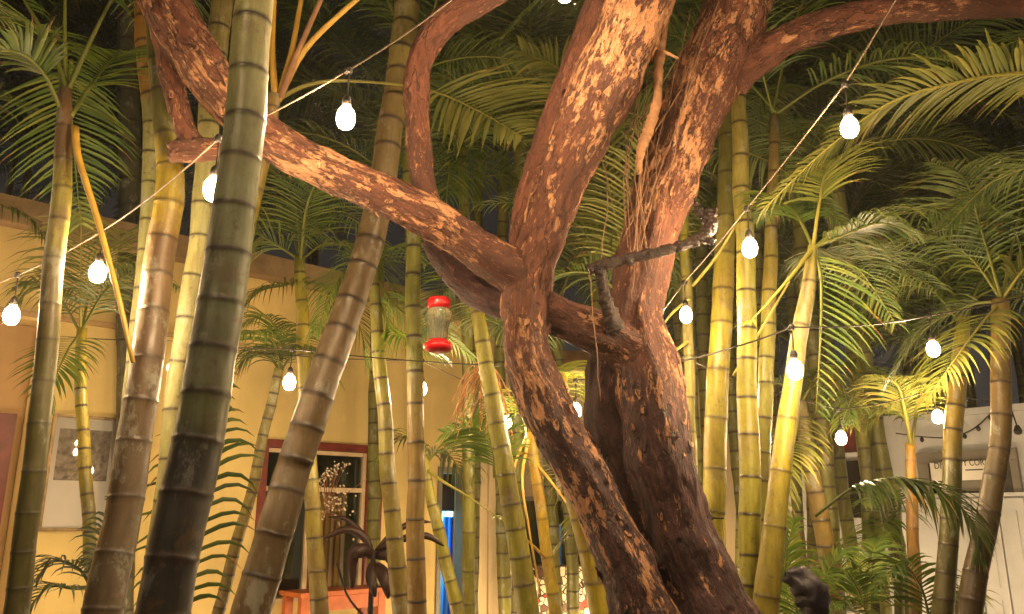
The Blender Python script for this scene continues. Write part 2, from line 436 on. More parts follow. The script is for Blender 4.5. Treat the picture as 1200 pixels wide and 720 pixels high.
def crown(parent, top, count, m='leaf', size=1.0, tilt=0.0, az0=None, rng=R, droopy=0):
    az0 = rng.uniform(0, 6.28) if az0 is None else az0
    for i in range(count):
        o = bpy.data.objects.new('frond', rng.choice(PROTO[m])); COL.objects.link(o); o.parent = parent
        o.location = Vector(top) - parent.location
        s = size * rng.uniform(.8, 1.15)
        o.scale = (s, s, s)
        o.rotation_euler = (rng.uniform(-.3, .3), rng.uniform(-.75, .25) + droopy + tilt, az0 + i * 2.399 + rng.uniform(-.3, .3))
YG = (.42, .38, .055); YE = (.56, .44, .05); PALE = (.52, .50, .30); BR = (.22, .14, .085); OL = (.26, .24, .05); GRB = (.16, .15, .07); GO = (.50, .36, .06); MAUVE = (.24, .155, .11); OR = (.60, .30, .04); DKG = (.10, .12, .03)
PALMS = {}
def palm(key, label, pts, w, tints, spacing=.1, scar=1.0, up=1.2, crown_n=0, crown_m='leaf', crown_s=.9, top_extra=True):
    """pts: (px,py,d) top->bottom as seen; w: widths in px; extended to the ground and upward"""
    pp = [P(*p) for p in pts]; rr = [wi / 2 / F * p[2] / ray(p[0], p[1]).y for wi, p in zip(w, pts)]
    pp.reverse(); rr.reverse()                           # bottom -> top
    d = (pp[0] - pp[1]).normalized(); d = (d + Vector((0, 0, -.6))).normalized()
    g = pp[0] + d * (pp[0].z / max(.3, -d.z))
    vis0 = pp[0].z
    path = [g] + [g.lerp(pp[0], .5)] + pp; r2 = [rr[0] * 1.12, rr[0] * 1.05] + rr
    if up > 0:
        d = (pp[-1] - pp[-2]).normalized(); d = (d + Vector((0, 0, .35))).normalized()
        path += [pp[-1] + d * up * .5, pp[-1] + d * up]; r2 += [rr[-1] * .92, rr[-1] * .8]
    root = thing('palm_tree', label, 'palm tree', (g.x, g.y, 0), 'palms planted around the big tree')
    sl_ = [(path[i + 1] - path[i]).length for i in range(len(path) - 1)]; tl_ = sum(sl_)
    stem_mesh(root, path, r2, spacing, tints, scar, vis=(sum(sl_[:2]) / tl_, sum(sl_[:1 + len(pp)]) / tl_))
    if crown_n: crown(root, path[-1], crown_n, crown_m, crown_s)
    PALMS[key] = (root, path[-1], pp)
    return root
# left side
p1 = palm('S1', 'slim palm at the far left, purple grey neck and open crown against the dark', [(76, 105, 2.6), (74, 170, 2.6), (70, 240, 2.6), (62, 330, 2.6), (45, 500, 2.6), (18, 720, 2.6)], [15, 19, 22, 23, 25, 28],
     [(0, (.15, .13, .05)), (.45, (.17, .15, .055)), (.62, (.20, .15, .09)), (.70, (.52, .47, .20)), (.80, (.50, .42, .10)), (.86, (.23, .13, .10)), (1, (.26, .15, .11))], .13, .5, up=0)
p2 = palm('S2', 'thin knobbly yellow palm in front of the framed picture', [(95, 385, 4.6), (94, 440, 4.6), (97, 520, 4.6), (103, 600, 4.6), (106, 650, 4.6), (112, 720, 4.6)], [11, 13, 14, 15, 15, 16],
     [(0, OL), (.4, (.30, .25, .06)), (.6, YE), (1, YE)], .12, 1, up=0)
p3 = palm('S3', 'slender palm with orange sheath above a pale stem, left of the broken branch stub', [(168, -10, 3.4), (174, 80, 3.4), (178, 150, 3.4), (174, 240, 3.4), (166, 330, 3.4), (150, 480, 3.4), (135, 720, 3.4)], [24, 24, 20, 17, 15, 15, 16],
     [(0, OL), (.5, PALE), (.78, PALE), (.80, (.55, .29, .07)), (1, (.58, .27, .06))], .16, .8, up=.8, crown_n=6)
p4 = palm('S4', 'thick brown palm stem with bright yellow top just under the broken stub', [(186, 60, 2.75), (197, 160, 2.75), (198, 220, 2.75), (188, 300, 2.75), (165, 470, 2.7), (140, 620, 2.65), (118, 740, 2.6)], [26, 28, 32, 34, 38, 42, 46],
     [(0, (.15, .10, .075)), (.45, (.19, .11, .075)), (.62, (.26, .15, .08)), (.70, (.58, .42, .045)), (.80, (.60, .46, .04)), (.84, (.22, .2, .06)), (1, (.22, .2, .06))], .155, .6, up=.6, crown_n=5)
p5 = palm('S5', 'cream coloured palm stem rising just left of the dark mottled one', [(262, -10, 3.3), (248, 110, 3.3), (240, 210, 3.3), (226, 330, 3.3), (206, 470, 3.3), (188, 620, 3.3), (178, 740, 3.3)], [25, 24, 24, 24, 24, 24, 25],
     [(0, (.40, .37, .2)), (.5, (.55, .52, .34)), (.72, (.58, .54, .32)), (.8, (.50, .45, .22)), (1, (.40, .30, .16))], .17, .8, up=.8, crown_n=6)
p6 = palm('S6', 'thickest foremost palm stem, blue grey with a black stained foot', [(300, -10, 1.75), (288, 120, 1.75), (272, 260, 1.75), (256, 370, 1.74), (236, 480, 1.72), (213, 600, 1.7), (188, 740, 1.68)], [42, 46, 50, 54, 57, 60, 63],
     [(0, (.13, .11, .15)), (.10, (.07, .06, .09)), (.16, (.12, .105, .14)), (.23, (.065, .055, .08)), (.285, (.24, .25, .17)), (.36, (.30, .33, .33)), (.40, (.24, .27, .25)), (.45, (.33, .36, .33)), (.7, (.42, .44, .38)), (.86, (.50, .48, .30)), (1, (.52, .48, .26))], .118, .8, up=1.6, crown_n=5)
p7 = palm('S7', 'leaning mauve brown palm with close dark rings, passing behind the big branch', [(478, -10, 3.4), (468, 90, 3.35), (452, 190, 3.3), (437, 270, 3.25), (405, 370, 3.2), (370, 470, 3.15), (332, 590, 3.1), (290, 730, 3.05)], [30, 30, 31, 33, 36, 39, 43, 47],
     [(0, (.19, .125, .10)), (.55, (.25, .165, .12)), (.72, (.30, .21, .12)), (.85, (.34, .27, .12)), (1, (.34, .27, .12))], .145, 1.0, up=1.0, crown_n=7)
p8 = palm('S8', 'thin yellow green palm in front of the red framed window', [(352, 300, 4.7), (353, 360, 4.7), (357, 430, 4.7), (362, 540, 4.7), (370, 640, 4.7), (376, 740, 4.7)], [12, 15, 17, 18, 20, 22],
     [(0, (.30, .20, .08)), (.5, (.50, .42, .07)), (.8, YE), (1, (.3, .3, .06))], .17, .8, up=0)
p9 = palm('S9', 'spindly rough palm leaning beside the left jamb of the window', [(328, 432, 4.9), (312, 500, 4.9), (293, 580, 4.9), (272, 660, 4.9), (252, 730, 4.9)], [11, 12, 13, 14, 15],
     [(0, BR), (.5, (.32, .24, .07)), (1, (.36, .30, .08))], .09, 1, up=0)
p10 = palm('S10', 'dark ringed palm directly left of the straight one by the feeder', [(438, 335, 4.1), (445, 430, 4.1), (453, 520, 4.1), (462, 620, 4.1), (470, 735, 4.1)], [13, 16, 18, 20, 22],
     [(0, (.34, .24, .08)), (.5, (.34, .29, .08)), (1, (.30, .29, .05))], .13, 1.0, up=.15)
p11 = palm('S11', 'straight upright palm with near black rings left of the red feeder', [(482, 250, 3.9), (484, 330, 3.9), (486, 450, 3.9), (487, 580, 3.9), (489, 735, 3.9)], [16, 18, 20, 21, 23],
     [(0, (.34, .2, .09)), (.45, (.36, .24, .08)), (.6, (.30, .28, .05)), (1, (.28, .29, .05))], .155, 1.2, up=.8, crown_n=5)
p12 = palm('S12', 'slim yellow palm leaning across the blue curtained doorway', [(497, 535, 5.1), (507, 590, 5.1), (522, 660, 5.1), (539, 740, 5.1)], [10, 13, 15, 17],
     [(0, YG), (1, (.46, .41, .06))], .14, .8, up=0)
p13 = palm('S13', 'bright yellow green palm between the feeder and the forked trunk', [(556, 345, 3.8), (567, 410, 3.8), (583, 500, 3.8), (602, 610, 3.8), (622, 740, 3.8)], [15, 18, 21, 24, 27],
     [(0, (.38, .34, .06)), (.6, YG), (1, (.55, .48, .07))], .135, .7, up=0)
p14 = palm('S14', 'thin orange yellow palm with splayed bare stalks left of the forked trunk', [(621, 500, 4.6), (629, 560, 4.6), (640, 640, 4.6), (654, 740, 4.6)], [10, 13, 14, 16],
     [(0, (.50, .38, .05)), (.6, (.58, .38, .035)), (1, (.62, .38, .03))], .2, .5, up=0)
p15 = palm('S15', 'broad yellow palm stem half hidden under the slanting left trunk', [(672, 560, 3.9), (684, 620, 3.9), (700, 690, 3.9), (712, 750, 3.9)], [25, 27, 29, 30],
     [(0, YE), (1, (.55, .40, .05))], .15, .6, up=.5)
p16 = palm('S16', 'narrow pale palm stem right beside the thick trunk', [(803, 300, 4.2), (806, 390, 4.2), (809, 470, 4.2), (812, 600, 4.2), (816, 740, 4.2)], [11, 12, 13, 15, 16],
     [(0, (.5, .42, .1)), (.6, (.52, .47, .2)), (.85, (.5, .42, .24)), (1, (.45, .42, .08))], .2, .6, up=.6, crown_n=5)
p17 = palm('S17', 'wide golden palm stem with faint rings left of the ringed pair', [(852, 210, 4.0), (848, 320, 4.0), (842, 450, 4.0), (836, 580, 4.0), (828, 740, 4.0)], [21, 24, 26, 28, 30],
     [(0, (.50, .42, .06)), (.6, (.56, .46, .07)), (.85, (.40, .34, .08)), (1, (.3, .28, .08))], .21, .6, up=.9, crown_n=6)
p18 = palm('S18', 'tall ringed palm stem standing behind the hanging bulb at right of the trunk', [(866, 120, 3.5), (870, 220, 3.5), (874, 330, 3.5), (877, 480, 3.5), (880, 740, 3.5)], [17, 20, 22, 24, 27],
     [(0, (.46, .40, .07)), (.6, (.48, .45, .09)), (.85, (.46, .38, .12)), (1, (.40, .32, .12))], .15, .9, up=1.3, crown_n=6)
p19 = palm('S19', 'thinner ringed palm between the tall one and the pale necked one', [(906, 215, 4.0), (902, 320, 4.0), (897, 450, 4.0), (892, 590, 4.0), (886, 740, 4.0)], [13, 16, 18, 19, 21],
     [(0, (.44, .40, .07)), (.6, (.46, .43, .08)), (1, (.44, .32, .12))], .16, .8, up=.4, crown_n=5)
p20 = palm('S20', 'palm with a smooth pale neck and a bulb hanging in front, right of the trunk', [(952, 288, 3.2), (946, 340, 3.2), (934, 410, 3.2), (922, 500, 3.2), (910, 600, 3.2), (895, 740, 3.2)], [10, 17, 20, 23, 26, 31],
     [(0, (.45, .36, .08)), (.5, (.52, .42, .08)), (.72, (.54, .46, .12)), (.755, (.52, .44, .24)), (.95, (.56, .46, .26)), (1, (.5, .42, .12))], .22, .6, up=0)
p21 = palm('S21', 'rough brown palm with shaggy boots left of the dark wall panels', [(937, 470, 5.2), (948, 540, 5.2), (962, 610, 5.2), (976, 690, 5.2), (984, 750, 5.2)], [15, 18, 21, 22, 24],
     [(0, (.2, .14, .05)), (.5, (.3, .2, .06)), (1, (.25, .2, .06))], .16, 1, up=0)
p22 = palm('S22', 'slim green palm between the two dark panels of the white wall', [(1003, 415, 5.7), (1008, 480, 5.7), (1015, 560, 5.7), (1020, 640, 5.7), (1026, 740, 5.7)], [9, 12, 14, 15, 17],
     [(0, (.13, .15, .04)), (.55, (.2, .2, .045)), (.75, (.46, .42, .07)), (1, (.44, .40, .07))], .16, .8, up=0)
p23 = palm('S23', 'thin dark green palm left of the orange one before the white wall', [(1050, 560, 5.6), (1052, 620, 5.6), (1055, 740, 5.6)], [8, 10, 12], [(0, DKG), (1, (.16, .17, .045))], .15, .8, up=0)
p24 = palm('S24', 'orange palm with forked stalks in front of the white wall', [(1068, 520, 5.0), (1069, 600, 5.0), (1071, 660, 5.0), (1073, 740, 5.0)], [11, 13, 14, 15],
     [(0, (.30, .17, .07)), (.62, (.38, .19, .06)), (.78, (.50, .27, .06)), (1, (.50, .28, .06))], .2, .4, up=0)
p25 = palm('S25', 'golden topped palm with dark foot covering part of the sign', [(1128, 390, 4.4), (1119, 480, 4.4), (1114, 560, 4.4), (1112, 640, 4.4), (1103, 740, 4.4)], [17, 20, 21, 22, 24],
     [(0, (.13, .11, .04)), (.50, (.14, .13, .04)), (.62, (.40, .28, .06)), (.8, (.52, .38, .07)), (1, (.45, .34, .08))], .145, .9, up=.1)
p26 = palm('S26', 'brown curved palm at the right, crossing the end of the sign', [(1174, 352, 4.0), (1172, 430, 4.0), (1172, 510, 4.0), (1160, 600, 4.0), (1132, 740, 4.0)], [19, 22, 23, 25, 29],
     [(0, (.10, .065, .03)), (.45, (.13, .085, .04)), (.7, (.30, .19, .08)), (1, (.38, .26, .12))], .15, .8, up=0)
p28 = palm('S28', 'dim grey palm trunk in the dark at upper left', [(150, -20, 6.2), (151, 80, 6.2), (152, 200, 6.2), (150, 330, 6.2), (150, 500, 6.2)], [22, 24, 24, 25, 26], [(0, (.12, .11, .07)), (1, (.14, .14, .09))], .25, .6, up=.6, crown_n=7, crown_m='leaf_dk')
p29 = palm('S29', 'small pale stemmed palm seen through the gap above the big branch', [(541, 165, 5.2), (543, 230, 5.2), (546, 330, 5.2), (548, 480, 5.2)], [8, 12, 13, 14], [(0, OL), (.5, (.2, .2, .06)), (1, (.30, .32, .10))], .2, .6, up=0)
p30 = palm('S30', 'palm with golden stalks spreading above the big branch, behind the dark mottled stem', [(322, 112, 2.95), (303, 200, 2.95), (275, 330, 2.95), (240, 500, 2.95), (205, 660, 2.95), (190, 740, 2.95)], [16, 20, 22, 23, 24, 25],
     [(0, OL), (.7, YG), (.9, (.45, .30, .12)), (1, (.5, .33, .14))], .16, .6, up=0)
pA = palm('PA', 'palm at the right edge whose long golden frond arches over the upper right', [(1345, 150, 2.7), (1350, 300, 2.7), (1352, 500, 2.7)], [30, 33, 36], [(0, BR), (1, YG)], .15, .8, up=.1)
pF = palm('PF', 'palm hidden behind the fork with yellow fronds fanning between the two upper limbs', [(735, 345, 4.5), (737, 450, 4.5), (738, 560, 4.5)], [16, 18, 20], [(0, OL), (1, YG)], .15, .8, up=0)
ST = dict(start=.45)
def stalk(parent, pts, r=.008, m='sheath', part='stalk'):
    b = MB(); q = cr([P(*p) for p in pts], 14); b.tube(q, [r * (1.25 - .6 * i / 13) for i in range(14)], 8); return b.build(part, M[m], parent, True)
# S1
fpx(p1, [(78, 105, 2.6), (60, 55, 2.6), (28, 0, 2.6), (-15, -70, 2.6), (-60, -90, 2.6)], start=.45, leaf=.3, rach=.010)
fpx(p1, [(80, 105, 2.6), (105, 50, 2.6), (130, 0, 2.6), (165, -70, 2.6), (210, -110, 2.6)], start=.5, leaf=.3, rach=.010)
fpx(p1, [(78, 105, 2.62), (76, 40, 2.62), (78, -40, 2.6), (90, -120, 2.4)], start=.55, leaf=.3)
fpx(p1, [(74, 115, 2.6), (65, 60, 2.75), (40, 30, 2.9), (0, 20, 3.0), (-50, 30, 3.1)], start=.25, leaf=.3)
fpx(p1, [(74, 135, 2.6), (50, 85, 2.5), (15, 60, 2.4), (-40, 70, 2.3)], start=.3, leaf=.26)
fpx(p1, [(84, 70, 3.3), (83, 120, 3.35), (88, 190, 3.4), (95, 265, 3.4)], start=.08, leaf=.42, spread=1.2, tip=.3, up=(0, -1, .2), droop=.25, pairs=34)
fpx(p1, [(84, 135, 2.6), (110, 95, 2.8), (140, 65, 3.0), (190, 60, 3.2)], start=.25, leaf=.3)
stalk(p1, [(88, 150, 2.58), (92, 185, 2.55), (115, 260, 2.52), (138, 345, 2.5), (156, 425, 2.5)], .011)
# S2
fpx(p2, [(94, 390, 4.6), (95, 335, 4.45), (95, 275, 4.25), (95, 235, 4.0)], 'leaf_y', start=.2, leaf=.42, droop=.7, tip=.1)
fpx(p2, [(94, 390, 4.6), (125, 340, 4.5), (165, 318, 4.4), (215, 340, 4.3)], start=.15, leaf=.34, droop=.7)
fpx(p2, [(94, 390, 4.6), (70, 350, 4.5), (40, 335, 4.4), (10, 370, 4.3)], start=.15, leaf=.34, droop=.7)
fpx(p2, [(94, 390, 4.6), (80, 410, 4.4), (66, 440, 4.3), (55, 480, 4.3)], start=.1, leaf=.3)
fpx(p2, [(94, 395, 4.6), (110, 330, 4.9), (140, 280, 5.1), (190, 260, 5.3)], start=.1, leaf=.4)
# left edge silhouettes
pL = palm('PL', 'palm just outside the left edge with a frond hanging before the wall', [(-95, 190, 4.2), (-98, 330, 4.2), (-100, 500, 4.2)], [18, 20, 22], [(0, OL), (1, YG)], .15, .8, up=0)
fpx(pL, [(-95, 190, 4.2), (-50, 215, 4.2), (0, 240, 4.2), (40, 262, 4.2), (70, 310, 4.2)], 'leaf_dk', start=.2, leaf=.4, droop=.6)
fpx(pL, [(-95, 190, 4.2), (-60, 120, 4.2), (0, 110, 4.2), (50, 150, 4.2)], 'leaf', start=.2, leaf=.45, droop=.5)
fpx(pL, [(-95, 190, 4.2), (-70, 60, 4.2), (-10, 30, 4.3), (60, 60, 4.4)], 'leaf_dk', start=.2, leaf=.45, droop=.5)
# S8 / S9 crowns in front of the upper wall
T8 = (352, 305, 4.7)
for q in ([(385, 285, 4.5), (430, 300, 4.3), (470, 350, 4.2)], [(320, 285, 4.6), (285, 270, 4.6), (235, 290, 4.6)], [(345, 240, 4.6), (320, 200, 4.5), (280, 195, 4.4)], [(365, 240, 4.7), (395, 215, 4.8), (440, 225, 4.8)],
          [(370, 260, 5.2), (410, 255, 5.6), (450, 290, 5.9)], [(335, 260, 5.2), (300, 245, 5.6), (250, 260, 5.8)], [(358, 250, 4.2), (370, 215, 3.9), (380, 210, 3.6)]):
    fpx(p8, [T8] + q, R.choice(['leaf', 'leaf']), start=.15, leaf=.5, droop=.5)
fpx(p8, [(354, 330, 4.7), (330, 335, 4.6), (300, 345, 4.5), (265, 390, 4.4)], 'leaf_dk', start=.15, leaf=.4, droop=.6)
fpx(p8, [(354, 330, 4.7), (390, 340, 4.5), (420, 380, 4.4), (430, 430, 4.4)], 'leaf_dk', start=.2, leaf=.4, droop=.6)
for q in ([(310, 415, 4.8), (280, 425, 4.8), (250, 470, 4.7)], [(345, 415, 4.7), (375, 415, 4.6), (400, 450, 4.6)], [(320, 400, 4.6), (300, 390, 4.4), (260, 400, 4.2)], [(335, 395, 5.1), (350, 380, 5.4), (390, 390, 5.6)], [(330, 400, 4.9), (310, 370, 5.0), (285, 380, 5.0)]):
    fpx(p9, [(329, 435, 4.9)] + q, R.choice(['leaf', 'leaf_dk']), start=.12, leaf=.34, droop=.7)
# S10
for q in ([(470, 365, 4.2), (510, 385, 4.3), (555, 420, 4.4)], [(455, 380, 4.1), (480, 400, 4.0), (520, 420, 4.0)], [(420, 310, 4.1), (395, 330, 4.0), (370, 390, 3.9)], [(445, 300, 4.5), (465, 290, 4.9), (500, 310, 5.2)]):
    fpx(p10, [(438, 325, 4.1)] + q, 'leaf', start=.12, leaf=.36, droop=.55)
# S12
fpx(p12, [(500, 550, 5.1), (520, 565, 4.9), (550, 583, 4.7), (592, 612, 4.5)], 'leaf_y', start=.9, leaf=.1, pairs=3, rach=.012)
fpx(p12, [(498, 545, 5.1), (490, 520, 5.1), (470, 515, 5.1), (440, 540, 5.0)], 'leaf_dk', start=.1, leaf=.3, droop=.7)
fpx(p12, [(498, 545, 5.1), (515, 530, 5.1), (535, 545, 5.2), (545, 590, 5.2)], 'leaf_dk', start=.1, leaf=.34, droop=.7)
# S13
fpx(p13, [(580, 560, 3.85), (576, 522, 3.9), (556, 502, 4.0), (520, 508, 4.1)], 'leaf', start=.1, leaf=.28, droop=.5, up=(0, -1, .4))
for q in ([(585, 350, 3.9), (620, 380, 4.0), (645, 440, 4.1)], [(545, 330, 3.9), (520, 345, 4.0), (490, 400, 4.1)], [(565, 370, 4.2), (590, 385, 4.5), (625, 430, 4.7)], [(540, 300, 4.1), (530, 280, 4.3), (500, 290, 4.5)], [(575, 310, 4.3), (600, 300, 4.6), (640, 330, 4.9)]):
    fpx(p13, [(556, 345, 3.8)] + q, 'leaf', start=.12, leaf=.36, droop=.5)
b = MB()
for i in range(46):
    a = P(572 + R.uniform(-6, 6), 425 + R.uniform(-8, 8), 3.9); e2 = P(565 + R.uniform(-40, 38), 490 + R.uniform(-25, 32), 3.95 + R.uniform(-.12, .12))
    mid = a.lerp(e2, .5) + Vector((R.uniform(-.03, .03), R.uniform(-.03, .03), .05))
    b.tube(cr([a, mid, e2], 7), [.0045, .004, .004, .0035, .003, .003, .002], 5)
b.build('dried_flower_stalk', M['tassel'], p13, True)
# S14 stalks and fronds
for pts in ([(621, 510, 4.6), (612, 560, 4.4), (620, 620, 4.3), (634, 700, 4.3)], [(626, 540, 4.6), (650, 570, 4.5), (664, 590, 4.4)], [(640, 655, 4.6), (625, 640, 4.4), (604, 622, 4.2)], [(621, 505, 4.6), (605, 540, 4.5), (598, 590, 4.4)]):
    stalk(p14, pts, .007)
for q in ([(640, 450, 4.7), (660, 430, 4.9), (690, 470, 5.0)], [(600, 470, 4.7), (580, 480, 4.8), (560, 530, 4.9)], [(650, 500, 4.9), (670, 530, 5.1), (690, 600, 5.2)], [(630, 470, 4.4), (655, 440, 4.2), (680, 440, 4.0)], [(660, 560, 5.4), (680, 600, 5.6), (640, 660, 5.7)]):
    fpx(p14, [(621, 505, 4.6)] + q, 'leaf_y' if R.random() < .4 else 'leaf', start=.12, leaf=.34, droop=.5)
# S16.. bare stalks by the trunk
for pts in ([(812, 335, 4.1), (840, 300, 3.9), (875, 245, 3.7), (905, 225, 3.6)], [(806, 400, 4.1), (785, 420, 4.2), (770, 470, 4.2)], [(808, 350, 4.1), (785, 370, 4.2), (765, 400, 4.3)], [(860, 440, 3.9), (890, 390, 3.7), (925, 330, 3.4)]):
    stalk(p16, pts, .007, 'petiole')
for q in ([(835, 500, 4.5), (850, 540, 4.4), (842, 600, 4.3)], [(790, 520, 4.6), (770, 480, 4.8), (750, 470, 5)], [(830, 560, 4.5), (848, 600, 4.5), (850, 660, 4.5)]):
    stalk(p17, [(838, 600, 4.1)] + q, .006, 'petiole')
# S20 crown
T20 = (953, 290, 3.2)
fpx(p20, [T20, (1000, 262, 3.3), (1060, 250, 3.5), (1130, 243, 3.7), (1190, 260, 3.9)], 'leaf', start=.2, leaf=.34, droop=.8)
fpx(p20, [T20, (985, 278, 3.1), (1030, 262, 3.0), (1075, 275, 2.95)], 'leaf', start=.2, leaf=.28, droop=.6)
fpx(p20, [T20, (962, 330, 3.2), (961, 400, 3.25), (956, 485, 3.3)], 'leaf', start=.08, leaf=.33, droop=.45, up=(-.2, -1, 0), sides=(-1,), tip=.15, vee=.05, width=.010, pairs=25)
fpx(p20, [T20, (960, 240, 3.2), (970, 200, 3.3), (1000, 175, 3.4)], 'leaf_y', start=.35, leaf=.3, droop=.4)
fpx(p20, [T20, (930, 320, 3.1), (900, 355, 3.0), (878, 378, 2.95)], 'leaf_y', start=.95, leaf=.1, pairs=2, rach=.011)
fpx(p20, [T20, (975, 300, 3.4), (1010, 320, 3.7), (1050, 380, 3.9)], 'leaf', start=.15, leaf=.34, droop=.5)
fpx(p20, [T20, (935, 255, 3.3), (915, 240, 3.4), (880, 260, 3.6)], 'leaf', start=.25, leaf=.3, droop=.5)
fpx(p20, [T20, (990, 300, 3.6), (1040, 310, 4.0), (1100, 340, 4.3)], 'leaf', start=.15, leaf=.42, droop=.5)
# S26 / S25 crowns
T26 = (1174, 352, 4.0)
for q, mm in (([(1200, 315, 3.9), (1240, 275, 3.8), (1300, 265, 3.7)], 'leaf_y'), ([(1135, 300, 4.0), (1085, 275, 4.0), (1030, 300, 4.0)], 'leaf'), ([(1150, 270, 3.8), (1130, 210, 3.6), (1090, 190, 3.4)], 'leaf'), ([(1190, 270, 4.2), (1200, 220, 4.4), (1180, 190, 4.6)], 'leaf'),
              ([(1130, 360, 4.1), (1080, 390, 4.2), (1040, 450, 4.3)], 'leaf'), ([(1150, 310, 4.4), (1100, 310, 4.8), (1050, 350, 5.1)], 'leaf'), ([(1150, 380, 3.9), (1120, 420, 3.8), (1085, 470, 3.75)], 'leaf_y'), ([(1215, 345, 4.1), (1245, 370, 4.1), (1270, 420, 4.1)], 'leaf')):
    fpx(p26, [T26] + q, mm, start=.18, leaf=.4, droop=.5)
T25 = (1129, 385, 4.4)
for q in ([(1090, 340, 4.5), (1040, 340, 4.6), (990, 390, 4.7)], [(1150, 330, 4.6), (1180, 320, 4.8), (1230, 360, 5)], [(1110, 330, 4.9), (1080, 300, 5.3), (1030, 320, 5.6)]):
    fpx(p25, [T25] + q, 'leaf', start=.15, leaf=.38, droop=.55)
# S22 S24 S21 S23
for q in ([(1040, 440, 5.6), (1085, 450, 5.5), (1125, 490, 5.4)], [(980, 430, 5.6), (950, 440, 5.5), (920, 490, 5.4)], [(1015, 380, 5.5), (1030, 360, 5.3), (1060, 370, 5.1)], [(990, 380, 5.8), (970, 360, 6.0), (935, 370, 6.2)], [(1035, 400, 5.9), (1060, 400, 6.2), (1110, 430, 6.4)], [(1000, 440, 5.3), (1000, 460, 5.0), (985, 500, 4.8)]):
    fpx(p22, [(1003, 420, 5.7)] + q, 'leaf', start=.12, leaf=.44, droop=.55)
for q in ([(1060, 490, 5.0), (1040, 480, 5.0), (1012, 505, 5.0)], [(1060, 480, 4.8), (1050, 450, 4.6), (1020, 440, 4.4)], [(1075, 480, 5.2), (1085, 450, 5.4), (1075, 430, 5.8)]):
    fpx(p24, [(1068, 525, 5.0)] + q, 'leaf_y', start=.25, leaf=.34, droop=.6, rach=.013)
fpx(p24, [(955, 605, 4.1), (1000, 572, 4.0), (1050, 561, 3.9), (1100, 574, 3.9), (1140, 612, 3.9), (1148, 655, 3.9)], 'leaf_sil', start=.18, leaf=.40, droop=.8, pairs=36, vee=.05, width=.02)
for q in ([(960, 440, 5.2), (985, 450, 5.1), (1000, 500, 5.0)], [(915, 450, 5.2), (895, 460, 5.2), (880, 520, 5.1)], [(930, 520, 4.9), (915, 560, 4.7), (920, 620, 4.6)]):
    fpx(p21, [(937, 475, 5.2)] + q, 'leaf_y' if R.random() < .5 else 'leaf_dk', start=.1, leaf=.34, droop=.6)
for q in ([(1030, 620, 5.5), (1010, 640, 5.4), (990, 690, 5.3)], [(1040, 600, 5.4), (1035, 580, 5.2), (1010, 590, 5.0)]):
    fpx(p23, [(1050, 600, 5.6)] + q, 'leaf', start=.1, leaf=.4, droop=.6)
# big golden frond, upper right
fpx(pA, [(1345, 150, 2.7), (1270, 95, 2.72), (1195, 86, 2.75), (1120, 97, 2.8), (1040, 122, 2.9), (965, 178, 3.0), (895, 245, 3.1)], 'leaf_y', start=.2, leaf=.40, pairs=62, droop=.25, width=.017, rach=.011, vee=.12, tip=.35)
fpx(pA, [(1345, 150, 2.7), (1300, 180, 2.9), (1230, 190, 3.1), (1160, 215, 3.3), (1110, 265, 3.5)], 'leaf', start=.15, leaf=.42, pairs=44, droop=.5)
fpx(pA, [(1345, 150, 2.7), (1300, 60, 3.2), (1220, 40, 3.7), (1140, 70, 4.1)], 'leaf', start=.15, leaf=.45, droop=.5)
# frond fans above the branch
fpx(p30, [(323, 118, 2.95), (360, 100, 2.97), (410, 95, 3.02), (500, 105, 3.3), (560, 130, 3.5), (612, 160, 3.7)], 'leaf_y', start=.62, leaf=.52, pairs=22, droop=.2, width=.026, rach=.010, tip=.3)
for pts, mm in (([(323, 118, 2.95), (319, 60, 2.95), (321, 0, 2.95), (325, -90, 2.9), (300, -160, 2.8)], 'sheath'), ([(326, 118, 2.95), (342, 60, 2.95), (353, 0, 2.95), (370, -80, 2.9)], 'sheath'), ([(328, 115, 2.95), (350, 60, 2.9), (376, 0, 2.9), (410, -70, 2.8)], 'twig'), ([(330, 108, 2.95), (360, 55, 2.9), (420, -2, 2.85), (480, -50, 2.8)], 'sheath')):
    stalk(p30, pts, .012, mm)
fpx(pF, [(735, 350, 4.5), (722, 260, 4.4), (700, 170, 4.2), (665, 90, 4.0), (610, 60, 3.9)], 'leaf_y', start=.1, leaf=.6, pairs=46, droop=.35, width=.02, tip=.35)
fpx(pF, [(735, 350, 4.5), (750, 260, 4.6), (790, 180, 4.7), (850, 150, 4.8)], 'leaf', start=.1, leaf=.5, droop=.4)
fpx(pF, [(735, 350, 4.5), (700, 290, 4.5), (640, 240, 4.6), (560, 240, 4.7)], 'leaf', start=.1, leaf=.5, droop=.5)
fpx(pF, [(735, 350, 4.5), (690, 320, 4.4), (640, 330, 4.3), (600, 380, 4.3)], 'leaf', start=.1, leaf=.4, droop=.5)
fpx(pF, [(735, 350, 4.5), (740, 280, 4.3), (745, 200, 4.0), (770, 140, 3.7)], 'leaf_y', start=.15, leaf=.45, droop=.4)
for q in ([(570, 150, 5.1), (600, 160, 5.0), (640, 220, 4.9)], [(520, 150, 5.1), (495, 165, 5.0), (470, 230, 4.9)], [(545, 130, 5.0), (560, 90, 4.8), (600, 70, 4.6)], [(530, 190, 4.9), (525, 215, 4.8), (520, 280, 4.8)], [(560, 190, 4.9), (585, 210, 4.8), (600, 270, 4.8)], [(535, 120, 5.4), (520, 80, 5.7), (480, 80, 6)], [(560, 140, 5.6), (590, 130, 6), (630, 160, 6.3)]):
    fpx(p29, [(541, 168, 5.2)] + q, 'leaf', start=.12, leaf=.5, droop=.6)
